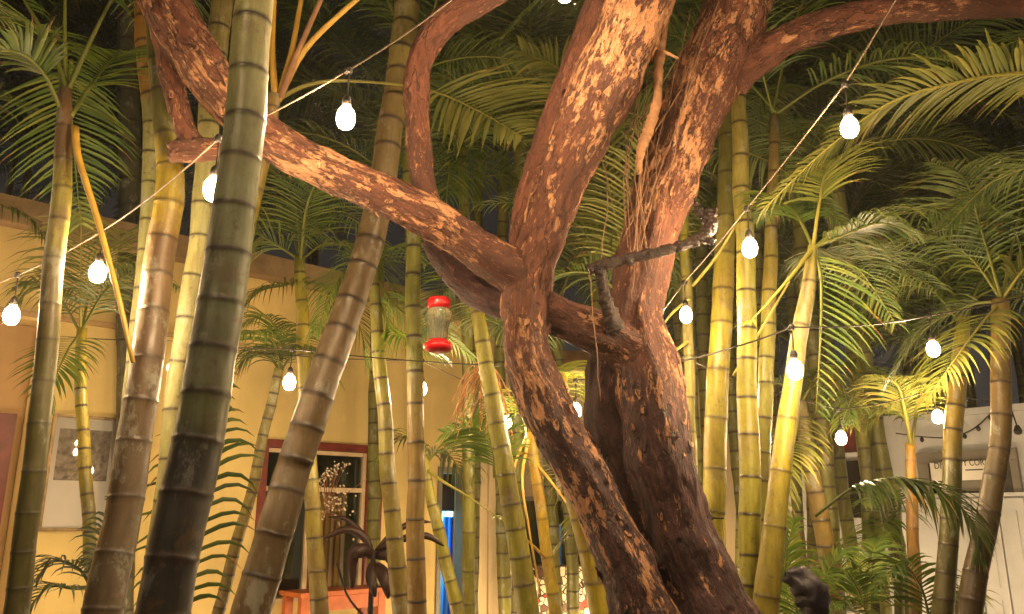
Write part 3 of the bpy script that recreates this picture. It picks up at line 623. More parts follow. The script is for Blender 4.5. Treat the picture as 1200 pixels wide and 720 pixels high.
# young palms low down
def young(key, label, at, tips, m='leaf', leaf=.3, droop=.6, pairs=30, width=.0175):
    b0 = P(*at); g = Vector((b0.x, b0.y, 0))
    root = thing('young_palm', label, 'palm', g, 'young palms low in the bed')
    mb = MB(); mb.tube(cr([g, g.lerp(b0, .5), b0], 8), [.03, .03, .028, .027, .025, .022, .02, .018], 8); mb.build('stem', M['petiole'], root, True)
    for q in tips: fpx(root, [at] + q, m, start=.12, leaf=leaf, droop=droop, pairs=pairs, width=width)
    return root
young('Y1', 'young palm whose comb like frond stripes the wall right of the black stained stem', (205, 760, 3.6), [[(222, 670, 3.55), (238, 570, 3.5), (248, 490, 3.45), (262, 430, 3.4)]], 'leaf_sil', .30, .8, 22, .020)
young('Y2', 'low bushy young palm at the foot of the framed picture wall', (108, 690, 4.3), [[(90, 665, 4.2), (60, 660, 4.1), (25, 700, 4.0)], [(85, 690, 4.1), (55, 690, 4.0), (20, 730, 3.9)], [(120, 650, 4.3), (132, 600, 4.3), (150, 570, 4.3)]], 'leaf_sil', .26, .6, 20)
young('Y3', 'low bright green young palm under the dark wall panels', (1018, 725, 5.0), [[(1005, 690, 4.9), (990, 670, 4.8), (970, 680, 4.7)], [(1020, 670, 5.1), (1026, 640, 5.2), (1040, 625, 5.3)], [(1000, 715, 4.8), (985, 705, 4.7), (960, 720, 4.6)]], 'leaf', .24)
young('Y4', 'shaggy young palm beside the foot of the golden stems', (940, 740, 4.6), [[(930, 700, 4.5), (920, 660, 4.4), (930, 610, 4.3)], [(960, 690, 4.6), (985, 650, 4.6), (1000, 660, 4.6)], [(915, 700, 4.7), (890, 690, 4.8), (860, 720, 4.9)]], 'leaf', .3)
young('Y5', 'young palm with drooping fronds by the foot of the brown curved palm', (1092, 740, 4.9), [[(1080, 690, 4.8), (1055, 660, 4.7), (1025, 690, 4.6)], [(1110, 715, 4.9), (1125, 700, 4.9), (1150, 725, 4.9)]], 'leaf', .34)
# background palms in the dark
bg = [(-40, 60, 6.6), (60, 0, 7.0), (20, 170, 7.4), (215, 40, 6.8), (300, 130, 7.2), (385, 40, 7.0), (455, 120, 7.4), (560, 30, 7.6), (640, 110, 7.4), (700, 250, 6.6), (760, 60, 7.0), (835, 190, 6.6), (905, 60, 7.2), (960, 150, 6.4), (1040, 60, 7.0), (1110, 160, 6.4), (1170, 60, 6.8), (1260, 170, 6.4), (1060, 300, 6.6), (965, 330, 7.0), (880, 330, 7.2), (790, 330, 7.6), (1180, 330, 6.6), (650, 360, 7.4), (480, 240, 6.4), (330, -40, 6.4), (860, -40, 6.6), (1000, 215, 6.3), (1090, 235, 6.5), (1165, 235, 6.6), (1235, 60, 6.6), (1030, 130, 6.2), (930, 240, 6.8), (110, 120, 6.6), (180, 205, 6.6), (375, 190, 6.8), (590, 190, 7.0), (820, 110, 6.8), (900, 150, 7.2), (1000, 390, 7.2), (1085, 395, 7.4), (1160, 400, 7.4), (930, 400, 7.9), (1230, 330, 7.2), (860, 420, 8.2), (70, 200, 7.0), (270, 230, 7.2), (610, 120, 6.0), (720, 150, 5.7), (905, 40, 5.8), (975, 185, 5.8), (800, 60, 5.6)]
for i, (x, y, d) in enumerate(bg):
    k_ = 1.0
    if x >= 985 or x < 400: k_ = (d + 4.2) / d; d += 4.2
    t = P(x, y, d); g = Vector((t.x + R.uniform(-.2, .2), t.y + R.uniform(-.1, .3), 0))
    root = thing('palm_tree', 'dim palm crowded into the dark background beyond the lit stems', 'palm tree', g, 'dim palms in the dark background')
    stem_mesh(root, [g, g.lerp(t, .5) + Vector((R.uniform(-.08, .08), 0, 0)), t], [.06, .055, .045], .16, [(0, OL), (.7, (.24, .24, .06)), (1, (.32, .3, .1))], .9, 10)
    crown(root, t, 11, 'leaf_dk' if i % 2 else 'leaf', R.uniform(.9, 1.2) * k_ ** .8)

# ------------------------------------------------------------------ the big tree
LIMBS = [  # group, peel, [(px,py,d,width)]
 ('trunk', .17, [(905, 860, 3.0, 150), (872, 790, 3.0, 118), (838, 720, 3.0, 96), (803, 643, 3.0, 82), (777, 560, 2.98, 86), (766, 490, 2.98, 82), (755, 430, 3.0, 74), (745, 375, 3.04, 66), (752, 320, 3.08, 66), (768, 255, 3.1, 68), (792, 185, 3.12, 72), (825, 100, 3.12, 80), (862, 10, 3.1, 80), (885, -60, 3.05, 74), (905, -160, 3.0, 64)]),
 ('trunk', .36, [(800, 860, 2.95, 130), (778, 790, 2.92, 104), (755, 720, 2.9, 80), (735, 669, 2.88, 66), (712, 618, 2.87, 58), (690, 567, 2.86, 57), (659, 516, 2.86, 60), (637, 471, 2.86, 60), (619, 420, 2.86, 56), (617, 365, 2.87, 54), (624, 315, 2.88, 54), (640, 258, 2.88, 58), (661, 198, 2.88, 62), (693, 130, 2.88, 74), (722, 65, 2.86, 78), (752, -2, 2.84, 78), (788, -80, 2.8, 74), (825, -170, 2.76, 62)]),
 ('trunk', .1, [(822, 790, 3.08, 90), (790, 700, 3.08, 80), (757, 630, 3.07, 70), (726, 560, 3.06, 58), (710, 490, 3.06, 50), (712, 435, 3.06, 50), (730, 395, 3.06, 55)]),
 ('trunk', .35, [(615, 355, 2.88, 46), (660, 374, 2.92, 46), (705, 392, 2.96, 54), (745, 415, 3.0, 64)]),
 ('branch', -.05, [(608, 320, 2.95, 26), (611, 262, 2.97, 28), (629, 198, 2.98, 33), (655, 130, 2.99, 35), (681, 65, 2.98, 36), (706, -2, 2.96, 40), (738, -80, 2.92, 40)]),
 ('branch', .30, [(622, 335, 2.88, 44), (596, 315, 2.86, 50), (560, 293, 2.84, 48), (515, 262, 2.8, 47), (460, 234, 2.76, 46), (400, 207, 2.7, 46), (345, 182, 2.64, 47), (305, 156, 2.6, 50), (262, 110, 2.56, 54), (222, 52, 2.52, 54), (183, -12, 2.48, 56), (140, -90, 2.44, 54)]),
 ('branch', .15, [(318, 168, 2.62, 34), (280, 174, 2.6, 26), (240, 176, 2.58, 26), (198, 178, 2.56, 25)]),
 ('branch', .10, [(182, 0, 2.52, 30), (192, 50, 2.55, 26), (203, 105, 2.57, 25), (216, 150, 2.58, 24), (228, 176, 2.58, 26)]),
 ('branch', -.12, [(512, 258, 2.82, 30), (498, 222, 2.84, 28), (490, 165, 2.86, 28), (487, 108, 2.86, 30), (494, 66, 2.85, 31), (518, 28, 2.84, 33), (560, 0, 2.83, 34), (610, -30, 2.82, 32), (660, -80, 2.82, 30)]),
 ('branch', -.05, [(858, 95, 3.12, 44), (892, 68, 3.12, 38), (930, 44, 3.12, 36), (1000, 20, 3.1, 33), (1080, 10, 3.06, 30), (1200, 6, 3.0, 26), (1300, -5, 2.95, 22)]),
 ('branch', .02, [(612, 360, 2.92, 38), (575, 350, 2.98, 36), (545, 332, 3.04, 36), (520, 305, 3.1, 30), (505, 282, 3.14, 22)]),
]
def world_r(px, py, d, w): return w / 2 / F * (d / ray(px, py).y * 1.0)
allv, allf = [], []; samples = []
for li, (grp, peel, pts) in enumerate(LIMBS):
    n_ = len(pts) * 8
    path = cr([P(*p[:3]) for p in pts], n_); rr = [max(.008, q.x) for q in cr([(world_r(*p), 0, 0) for p in pts], n_)]
    v, f = tube(path, rr, 18); o_ = len(allv); allv += v; allf += [tuple(o_ + i for i in q) for q in f]
    s = 0
    for i, (p, r, fr_) in enumerate(zip(path, rr, frames(path))):
        if i: s += (p - path[i - 1]).length
        samples.append((p, r, fr_, s + li * 7.3, li, peel))
tmp = bpy.data.meshes.new('tmp'); tmp.from_pydata([tuple(v) for v in allv], [], allf); tob = bpy.data.objects.new('tmp', tmp); COL.objects.link(tob)
rm = tob.modifiers.new('r', 'REMESH'); rm.mode = 'VOXEL'; rm.voxel_size = .011
sm = tob.modifiers.new('s', 'SMOOTH'); sm.iterations = 5; sm.factor = .5
dg = bpy.context.evaluated_depsgraph_get(); ev = tob.evaluated_get(dg); me = bpy.data.meshes.new_from_object(ev)
bpy.data.objects.remove(tob)
kd = kdtree.KDTree(len(samples))
for i, q in enumerate(samples): kd.insert(q[0], i)
kd.balance()
vco = [v.co.copy() for v in me.vertices]; vno = [v.normal.copy() for v in me.vertices]
bark = []; peels = []; own = []; newco = []; dark_barks = []
DARK_BARK = {0: .55, 1: .52, 2: .9, 3: .2, 10: 1.2}  # darker purplish bark per limb, stronger towards the bottom of the main trunks
for c, nn in zip(vco, vno):
    best = None
    for (pp, i, dist) in kd.find_n(c, 10):
        sc_ = abs(dist - samples[i][1]) + .15 * dist
        if best is None or sc_ < best[0]: best = (sc_, i)
    p, r, (t, a, b2), s, li, peel = samples[best[1]]
    rel = c - p; along = rel.dot(t); rel2 = rel - t * along
    bv = Vector((rel2.dot(a) * 1.0, rel2.dot(b2) * 1.0, (s + along) * .34))
    th = math.atan2(rel2.dot(b2), rel2.dot(a))
    lump = noise.noise(c * 7.0) * r * .13 + noise.noise(Vector((math.cos(th) * 1.5, math.sin(th) * 1.5, s * 2.2))) * r * .10
    flute = -abs(noise.noise(Vector((math.cos(th) * 2.6, math.sin(th) * 2.6, s * 1.1 + 9)))) * r * .10
    fine = noise.fractal(bv * 34, 1.0, 2.0, 3) * .006
    plate = noise.noise(bv * 14 + Vector((3, 3, 3)))
    fine += (.0045 if plate > .12 else 0)
    newco.append(c + nn * (lump + flute + fine))
    bark += list(bv + Vector((li * 2.1, 0, 0)))
    # how far the old bark has come off: more on the upper limbs, in broad tongues
    peels.append(peel + .5 * noise.noise(c * 2.3 + Vector((5, 1, 2))))
    own.append(li)
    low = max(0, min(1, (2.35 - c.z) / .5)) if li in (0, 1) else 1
    dark_barks.append(DARK_BARK.get(li, 0.0) * low + .15 * noise.noise(c * 3 + Vector((1, 7, 3))))
tb = P(838, 720, 3.0); tree = thing('tree', 'big forked tree with peeling red brown bark filling the middle of the garden', 'tree', (P(905, 860, 3.0).x, 3.0, 0))
# curls of loose bark lifting off the peeling limbs
flk = {}
RB = random.Random(5); nv = len(newco)
cand = [i for i in range(nv) if peels[i] > .20 and own[i] not in (4, 9, 10)]
mverts_no = {i: vno[i] for i in cand}
for _ in range(620):
    i = RB.choice(cand); c = newco[i]; nn = vno[i]
    li = own[i]; q = kd.find(c)[1]; t = samples[q][2][0]; t = (t - nn * t.dot(nn)).normalized(); sd = nn.cross(t)
    ln = RB.uniform(.012, .05); w = RB.uniform(.005, .014); lift = RB.uniform(.003, .012) * RB.choice((1, 1, -1)); sg_ = RB.choice((-1, 1)); ang = RB.uniform(-.4, .4)
    tt = (t * math.cos(ang) + sd * math.sin(ang)) * sg_; ss_ = nn.cross(tt)
    pts_ = []
    for k in range(4):
        u = k / 3; ww = w * (1, 1.1, .8, .25)[k] * RB.uniform(.8, 1.2)
        for e in (-1, 0, 1): pts_.append(c + tt * ln * (u - .25) + ss_ * e * ww + nn * (.001 + abs(lift) * u * u + (.2 * ww * e * e)))
    flk.setdefault({0: 't', 1: 't', 2: 't', 3: 't', 6: 5, 7: 5}.get(li, li), []).append((pts_, i))
groups = {}
for p in me.polygons:
    g = max(set(own[i] for i in p.vertices), key=[own[i] for i in p.vertices].count)
    key = {0: 't', 1: 't', 2: 't', 3: 't', 6: 5, 7: 5}.get(g, g)
    groups.setdefault(key, []).append(tuple(p.vertices))
for key, fl in groups.items():
    idx = sorted({i for f in fl for i in f}); mp = {i: k for k, i in enumerate(idx)}
    VV = [newco[i] for i in idx]; FF = [tuple(mp[i] for i in f) for f in fl]; BB = [x for i in idx for x in bark[i * 3:i * 3 + 3]]; PP = [peels[i] for i in idx]; DD = [dark_barks[i] for i in idx]
    for pts_, i in flk.get(key, []):
        b0 = len(VV); VV += pts_
        for k in range(3): a = b0 + 3 * k; FF += [(a, a + 1, a + 4, a + 3), (a + 1, a + 2, a + 5, a + 4)]
        for q_ in pts_: d_ = q_ - pts_[1]; BB += [bark[i * 3] + d_.x, bark[i * 3 + 1] + d_.y, bark[i * 3 + 2] + d_.z * .34]
        PP += [peels[i] + (.25 if len(PP) % 2 else -.1)] * 12; DD += [dark_barks[i]] * 12
    o = mk('trunk' if key == 't' else 'branch', VV, FF, M['bark'], tree, True, {'bark': ('FLOAT_VECTOR', BB), 'peel': ('FLOAT', PP), 'dark_bark': ('FLOAT', DD)})
    if key == 5: o['label'] = 'long branch sweeping up to the left with a broken stub'
    if key == 9: o['label'] = 'smooth branch reaching out to the upper right'
    if key == 10: o['label'] = 'short black broken branch above the red feeder'
# trunk foot below the frame
mb = MB(); fa = P(890, 830, 3.0); mb.tube(cr([(fa.x + .12, 3.0, -.1), (fa.x + .06, 3.0, .35), (fa.x - .06, 3.0, .75), P(842, 760, 2.98)], 12), [.42, .38, .35, .33, .31, .30, .29, .28, .27, .25, .22, .15], 20)
o = mb.build('root_flare', M['bark'], tree, True)
def limb(name, pts, m, jag=.0):
    n_ = len(pts) * 6; n_ *= 3; q = cr([P(*p[:3]) for p in pts], n_); r = [x.x * (1 + .22 * noise.noise(Vector((i * .21, len(pts), 3)))) for i, x in enumerate(cr([(world_r(*p), 0, 0) for p in pts], n_))]
    vs, fs = tube(q, r, 14); vs = [v + Vector((noise.noise(v * 95), noise.noise(v * 95 + Vector((9, 0, 0))), noise.noise(v * 95 + Vector((0, 9, 0))))) * jag for v in vs]
    return vs, fs
mb = MB()
for pts in ([(722, 388, 2.86, 24), (711, 355, 2.84, 15), (706, 332, 2.83, 13), (702, 314, 2.82, 11)], [(690, 318, 2.82, 10), (704, 311, 2.82, 13), (740, 303, 2.82, 13), (785, 292, 2.82, 12), (820, 280, 2.82, 13), (834, 262, 2.82, 15), (828, 244, 2.82, 8)],
            [(822, 280, 2.82, 10), (838, 285, 2.82, 5)], [(830, 262, 2.82, 9), (818, 245, 2.83, 6), (814, 232, 2.84, 3)], [(832, 258, 2.82, 9), (840, 246, 2.82, 4)]):
    mb.add(*limb('x', pts, None, .010))
mb.build('dead_branch', M['wetbark'], tree, True)['label'] = 'wet black dead branch bent across the right limb'
mb = MB(); mb.add(*limb('x', [(786, -20, 2.86, 12), (776, 40, 2.88, 12), (771, 90, 2.9, 11), (770, 115, 2.9, 10), (762, 148, 2.9, 12), (751, 176, 2.9, 10), (749, 205, 2.9, 5)], None, .008)); mb.add(*limb('x', [(768, 42, 2.88, 5), (762, 48, 2.86, 5), (778, 60, 2.84, 4), (795, 69, 2.82, 3)], None, .002)); mb.build('hanging_branch', M['twig'], tree, True)
for pts in ([(788, -20, 2.95), (770, 100, 2.95), (752, 220, 2.95), (742, 300, 2.9)], [(850, -20, 2.95), (806, 100, 2.93), (790, 180, 2.92), (770, 290, 2.9)], [(745, 95, 3.0), (748, 160, 3.0), (752, 230, 3.0), (758, 300, 2.98)], [(728, 120, 3.1), (735, 190, 3.1), (752, 250, 3.1), (760, 310, 3.02)],
            [(822, 60, 2.95), (800, 130, 2.95), (770, 210, 2.95), (752, 260, 2.95)], [(703, 150, 2.95), (712, 220, 2.95), (706, 290, 2.9), (700, 320, 2.85)], [(690, 318, 2.8), (694, 350, 2.8), (698, 400, 2.78), (703, 470, 2.76)], [(752, 205, 2.9), (747, 250, 2.9), (746, 300, 2.9), (738, 350, 2.88)]) + tuple([(745 + 3 * R.uniform(-8, 22), R.uniform(-20, 120), 2.98), (748 + R.uniform(-14, 22), 190 + R.uniform(-20, 20), 2.98), (742 + R.uniform(-16, 22), R.uniform(270, 320), 2.92)] for _ in range(9)):
    mb = MB(); q = cr([P(*p) for p in pts], 16); q = [p + Vector((R.uniform(-.004, .004), R.uniform(-.004, .004), 0)) for p in q]; mb.tube(q, [.0021] * 16, 5); mb.build('vine', M['vine'], tree, True)
mb = MB(); c = P(822, 606, 2.98)
vs, fs = tube(cr([c + Vector((-.05, 0, 0)), c, c + Vector((.03, -.01, -.01))], 7), [.03, .038, .036, .03, .034, .026, .006], 10)
mb.add([v + Vector((noise.noise(v * 60), noise.noise(v * 50), noise.noise(v * 55))) * .012 for v in vs], fs); mb.tube([c, c + Vector((.08, 0, -.005))], [.004, .003], 5); mb.build('burl', M['deadwood'], tree, True)

# ------------------------------------------------------------------ string lights
bp = None
BUL = [  # px, py, d, label
 (405, 142, 2.15, 'lit bulb glowing just above the long left branch'),
 (996, 153, 2.4, 'lit bulb in front of the big golden frond at upper right'),
 (879, 294, 2.85, 'lit bulb in front of the tall ringed stem right of the trunk'),
 (804, 372, 3.6, 'lit bulb close beside the upper right limb, over the narrow pale stem'),
 (250, 226, 2.12, 'lit bulb half hidden by the thick mottled stem'),
 (114, 323, 2.7, 'lit bulb hanging right of the slim left palm'),
 (13, 373, 2.9, 'lit bulb nearest the left edge of the view'),
 (662, -6, 2.4, 'lit bulb cut by the top edge left of the bright limb'),
 (202, 433, 4.6, 'small lit bulb in the gap between the brown and the cream stems'),
 (339, 451, 3.7, 'lit bulb above the red framed window'),
 (494, 458, 4.4, 'small lit bulb peeking from behind the straight palm by the feeder'),
 (594, 497, 4.9, 'tiny lit bulb beside the dried flower tassel'),
 (675, 484, 4.1, 'lit bulb touching the left trunk under the cross limb'),
 (801, 453, 4.4, 'small lit bulb hugging the right edge of the thick trunk'),
 (932, 437, 2.85, 'lit bulb hanging before the smooth pale palm neck'),
 (1094, 412, 3.6, 'lit bulb left of the golden topped palm at right'),
 (1099, 491, 4.5, 'lit bulb above the sign on the white wall'),
 (986, 516, 4.4, 'lit bulb above the dark wall panels'),
]
GRP = 'warm bulbs strung through the garden'
def make_bulb(c, label):
    root = thing('light_bulb', label, 'light bulb', c, GRP)
    mb = MB(); mb.lathe([(r * .96, z * 1.02 + .010) for r, z in [(.006, .0345), (.016, .031), (.0235, .021), (.028, .007), (.0285, -.006), (.0255, -.019), (.019, -.029), (.010, -.0335), (.001, -.035)]][::-1], (0, 0, 0), 14); mb.build('glass_globe', M['bulb'], root, True, True)
    mb = MB(); mb.lathe([(.012, .047), (.0145, .049), (.0145, .062), (.012, .074), (.008, .08), (.005, .083)], (0, 0, 0), 16); mb.build('socket', M['black'], root, True, True)
    mb = MB(); mb.tube([(0, 0, .082), (.002, .001, .12), (0, 0, .165)], .0026, 6); mb.lathe([(.006, .155), (.012, .158), (.013, .170), (.008, .178)], (0, 0, 0), 10); mb.build('drop_cord', M['cord_dk'], root, True, True)
    return root
def copy_tree(o, loc, label):
    c = o.copy(); COL.objects.link(c); c.location = loc; c['label'] = label
    for ch in o.children:
        k = ch.copy(); COL.objects.link(k); k.parent = c
    return c
bulbs = {}
for i, (x, y, d, lab) in enumerate(BUL):
    c = P(x, y, d)
    if bp is None: bp = make_bulb(c, lab); bulbs[i] = bp
    else: bulbs[i] = copy_tree(bp, c, lab)
# added bulbs brightening the scene, on unseen lengths of string overhead and at the sides
EXTRA = [(.55, 1.05, 3.6), (.15, .15, 3.6), (1.55, 1.15, 3.4), (1.75, .0, 3.45), (-1.0, .6, 3.3), (-1.6, -.4, 3.3), (-3.9, 4.2, 2.75), (-4.7, 4.6, 2.7), (3.6, 3.2, 3.0), (4.9, 4.6, 2.9), (-2.9, 2.6, 2.9)]
ex = [copy_tree(bp, Vector(q), 'added lit bulb on an unseen length of string outside the view') for q in EXTRA]
def low_fill_string(pts, label):  # unseen low bulbs, added to wash the walls with light from below
    for q in pts: copy_tree(bp, Vector(q), 'added lit bulb on a low unseen string that brightens the walls')
    cable([Vector(q) + TOP for q in pts], label, .003, 'cord_dk', .06)
TOP = Vector((0, 0, .168))
def cable(pts, label, r=.003, m='cord', sag=.03):
    full = []
    for i in range(len(pts) - 1):
        a, b2 = Vector(pts[i]), Vector(pts[i + 1]); n_ = 10; L_ = (b2 - a).length
        for k in range(n_):
            t = k / n_; full.append(a.lerp(b2, t) + Vector((0, 0, -4 * sag * L_ * t * (1 - t))))
    full.append(Vector(pts[-1]))
    mb = MB(); mb.tube(full, r, 6); o = mb.build('light_string', M[m], None, True)
    return tag(o, label, 'string lights', 'cables of the light strings')
bj = lambda i: P(*BUL[i][:3]) + TOP
xj = lambda i: Vector(EXTRA[i]) + TOP
cable([P(-260, 420, 3.3), bj(6), bj(5), bj(4), bj(0), P(532, -2, 2.38), bj(7) + Vector((-.05, -.1, .1)), xj(0), xj(1)], 'pale cable rising from the left edge past the mottled stem to the top', sag=.02)
cable([xj(3), xj(2), P(1050, 0, 2.2), bj(1), bj(2), bj(3), P(755, 392, 3.35)], 'pale taut cable slanting down from the upper right to the trunk', sag=.008)
cable([P(80, 395, 4.7), bj(8), bj(9), P(590, 429, 3.9), P(612, 430, 3.0)], 'thin black cable crossing the cream wall below the feeder', .003, 'cord_dk', .01)
cable([P(640, 480, 4.95), bj(11), bj(10), bj(8)], 'thin far cable running behind the palms along the house', .003, 'cord_dk', .02)
cable([P(790, 425, 3.05), P(860, 407, 3.1), bj(14), bj(15), P(1210, 345, 3.5), (4.2, 3.0, 3.1)], 'cable from the thick trunk across the right hand palms', .0035, 'cord_dk', .015)
cable([bj(12) + Vector((-.3, 0, .1)), bj(12), bj(13), bj(17), bj(16), P(1165, 470, 4.6), P(1290, 430, 4.6)], 'far cable low behind the golden stems toward the white wall', .003, 'cord_dk', .03)
cable([xj(10), xj(6), xj(7)], 'added cable out of the view along the left side', sag=.02)
cable([xj(0), xj(4), xj(5)], 'added cable out of the view over the path at left', sag=.02)
cable([xj(2), xj(8), xj(9)], 'added cable out of the view along the right side', sag=.02)

# ------------------------------------------------------------------ hummingbird feeder
c = P(514, 382, 2.9); k = 2.95 / F
fd = thing('bird_feeder', 'small red and clear hummingbird feeder hanging from the short black broken branch', 'bird feeder', c)
s = .98 * k
mb = MB(); mb.lathe([(r * s, z * s) for r, z in [(11.5, 21), (13.5, 22), (14, 26), (13, 31), (12.5, 34), (6, 35.5)]], (0, 0, 0), 28)
for i in range(20):
    a = i * 2 * PI / 20; mb.box((math.cos(a) * 13.4 * s - .001, math.sin(a) * 13.4 * s - .001, 23 * s), (.0025, 0, 0), (0, .0025, 0), (0, 0, 9 * s))
mb.build('cap', M['red'], fd, True, True)
mb = MB(); mb.lathe([(r * s, z * s) for r, z in [(10, -20), (11, -16), (11.5, -9), (12, -3), (14, 4), (15.2, 10), (15, 15), (13, 19), (11, 22)]], (0, 0, 0), 28); mb.build('bottle', M['bottle'], fd, True, True)
mb = MB(); mb.lathe([(r * s, z * s) for r, z in [(9, -33), (15, -31), (18, -27), (17.6, -23.5), (14, -20.5), (11.5, -19), (10.5, -17)]], (0, 0, 0), 28); mb.build('base', M['red'], fd, True, True)
for i in range(5):
    a = i * 2 * PI / 5 + .3; mb = MB(); q = Vector((math.cos(a), math.sin(a), 0)) * 16.3 * s
    mb.lathe([(.0045, 0), (.0055, .003), (.003, .005), (.001, .004)], q + Vector((0, 0, -23 * s)), 10); mb.build('feeding_port', M['bulb_off'] if 'bulb_off' in M else M['red'], fd, True, True)
hook = P(518, 303, 3.09) - c
mb = MB(); mb.tube(cr([(0, 0, 35 * s), (0, 0, 42 * s), hook * .6, hook], 12), .0018, 6); mb.build('hanger_wire', M['cord_dk'], fd, True, True)

# ------------------------------------------------------------------ house at left
th = rad(46.8); U = Vector((math.sin(th), math.cos(th), 0)); NN = Vector((math.cos(th), -math.sin(th), 0))
O = P(100, 550, 6.2); O.z = 0
def on(px, py, out=0.0):
    r = ray(px, py); t = ((O + NN * out) - CAM).dot(NN) / r.dot(NN); q = CAM + r * t
    return (q - O).dot(U), q.z
def HW(s, out, z): return O + U * s + NN * out + Vector((0, 0, z))
def hbox(mb, s0, s1, o0, o1, z0, z1): mb.box(HW(s0, o0, z0), U * (s1 - s0), NN * (o1 - o0), (0, 0, z1 - z0))
house = thing('house', 'cream plastered house with a tiled eave along the left side', 'house', HW(0, 0, 0))
sW0 = on(300, 600)[0]; sW1 = on(446, 600)[0]; zW1 = on(380, 519)[1]; zW0 = on(380, 697)[1]
sD0 = on(512, 600)[0]; sD1 = on(546, 600)[0]; zD1 = on(530, 548)[1]
sP0 = on(545, 640)[0]; sP1 = on(594, 640)[0]
sL = on(28, 550)[0]; sL0 = sL - 1.05; zL = on(15, 372)[1]
s0, s1 = -5.0, sP1 + .02; zt = on(205, 300, .55)[1] + .25
print('HOUSE', sW0, sW1, zW0, zW1, sD0, sD1, zD1, sP1, sL, zL, zt)
xs = sorted([s0, sL0, sL, sW0, sW1, sD0, sD1, s1]); zs = sorted([0, zW0, zW1, zD1, zL, zt])
def is_open(s, z):
    return (sW0 < s < sW1 and zW0 < z < zW1) or (sD0 < s < sD1 and z < zD1) or (sL0 < s < sL and z < zL)
mb = MB(); TH = .22
for i in range(len(xs) - 1):
    for j in range(len(zs) - 1):
        a, b2, c0, d0 = xs[i], xs[i + 1], zs[j], zs[j + 1]
        if is_open((a + b2) / 2, (c0 + d0) / 2): continue
        def ok(ii, jj): return 0 <= ii < len(xs) - 1 and 0 <= jj < len(zs) - 1 and not is_open((xs[ii] + xs[ii + 1]) / 2, (zs[jj] + zs[jj + 1]) / 2)
        A = [HW(a, 0, c0), HW(b2, 0, c0), HW(b2, 0, d0), HW(a, 0, d0), HW(a, -TH, c0), HW(b2, -TH, c0), HW(b2, -TH, d0), HW(a, -TH, d0)]
        fs = [(0, 1, 2, 3), (5, 4, 7, 6)]
        if not ok(i - 1, j): fs.append((4, 0, 3, 7))
        if not ok(i + 1, j): fs.append((1, 5, 6, 2))
        if not ok(i, j - 1): fs.append((4, 5, 1, 0))
        if not ok(i, j + 1): fs.append((3, 2, 6, 7))
        mb.add(A, fs)
mb.build('wall', M['cream'], house)
mb = MB()   # rear and side walls, ceiling
hbox(mb, s0, s1, -3.2, -3.1, 0, zt); hbox(mb, s0 - .1, s0, -3.2, 0, 0, zt); hbox(mb, s1 - .12, s1 - .003, -3.1, -TH - .003, 0, zt); hbox(mb, s0, s1, -3.1, -TH - .003, zt - .5, zt - .42)
spt = (sW1 + sD0) / 2; hbox(mb, spt - .04, spt + .04, -3.09, -TH - .004, 0, zt - .51)  # partition added to keep the blue doorway light out of the window room
mb.build('inner_wall', M['room'], house)
mb = MB(); hbox(mb, sL0 + .003, sL - .003, -TH - .06, -TH - .003, 0, zL - .003); mb.build('recess', M['cream_dk'], house)
sdr = on(7, 560, -TH)[0]
mb = MB(); hbox(mb, sdr - .10, sdr, -TH - .002, -TH + .05, 0, on(5, 485, -TH)[1]); hbox(mb, sdr - .9, sdr - .8, -TH - .002, -TH + .05, 0, on(5, 485, -TH)[1]); hbox(mb, sdr - .8, sdr - .1, -TH - .002, -TH + .05, on(5, 485, -TH)[1] - .1, on(5, 485, -TH)[1]); fo = mb.build('door_frame', M['redwood'], house)
mb = MB(); hbox(mb, sdr - .797, sdr - .103, -TH - .001, -TH + .025, 0.02, on(5, 485, -TH)[1] - .103); mb.build('door', M['orange'], house)
mb = MB(); hbox(mb, s0, sW0 - .2, .002, .05, zL + .02, zL + .055); mb.build('ledge', M['cream_dk'], house)
mb = MB()   # pillar with grooves
hbox(mb, sP0, sP1 + .03, .003, .16, 0, zt - .02)
for q in (.28, .62): hbox(mb, sP0 + (sP1 - sP0) * q, sP0 + (sP1 - sP0) * q + .05, .16, .185, 0, zt - .03)
mb.build('pillar', M['pillar'], house)
# window
win = mk('window', *(lambda m_: (m_.v, m_.f))((lambda m_: (hbox(m_, sW0, sW1, -.10, .02, zW1 - .07, zW1), hbox(m_, sW1 - .17, sW1, -.10, .018, zW0, zW1 - .072), hbox(m_, sW0, sW0 + .07, -.10, .018, zW0, zW1 - .072), m_)[-1])(MB())), M['redwood'], house, False)
mb = MB(); zT = on(340, 573)[1]; sM = on(362, 620)[0]
hbox(mb, sW0 + .072, sW1 - .172, -.08, -.02, zT - .02, zT + .02); hbox(mb, sM - .02, sM + .02, -.082, -.022, zW0, zT - .022); hbox(mb, sW1 - .21, sW1 - .173, -.08, -.018, zW0, zW1 - .075); hbox(mb, sW0 + .072, sW1 - .215, -.08, -.018, zW1 - .11, zW1 - .075); hbox(mb, sW0 + .05, sW1 + .02, -.05, .07, zW0 - .03, zW0 - .002)
fr2 = mb.build('sash', M['beigewood'], house)
mb = MB(); hbox(mb, sW0 + .06, sW1 - .19, -.056, -.05, zW0, zW1 - .08); mb.build('pane', M['pane'], house)
mb = MB()
nf = 14
for i in range(nf):
    a = sM + .10 + (sW1 - .25 - sM - .10) * i / nf; w = (sW1 - .25 - sM - .10) / nf
    hbox(mb, a, a + w * .96, -.22 - .03 * (i % 2), -.19 - .03 * (i % 2), zW0 - .05, zT)
cu = mb.build('curtain', M['curtain_o']); tag(cu, 'orange curtain hanging behind the right window sash', 'curtain')
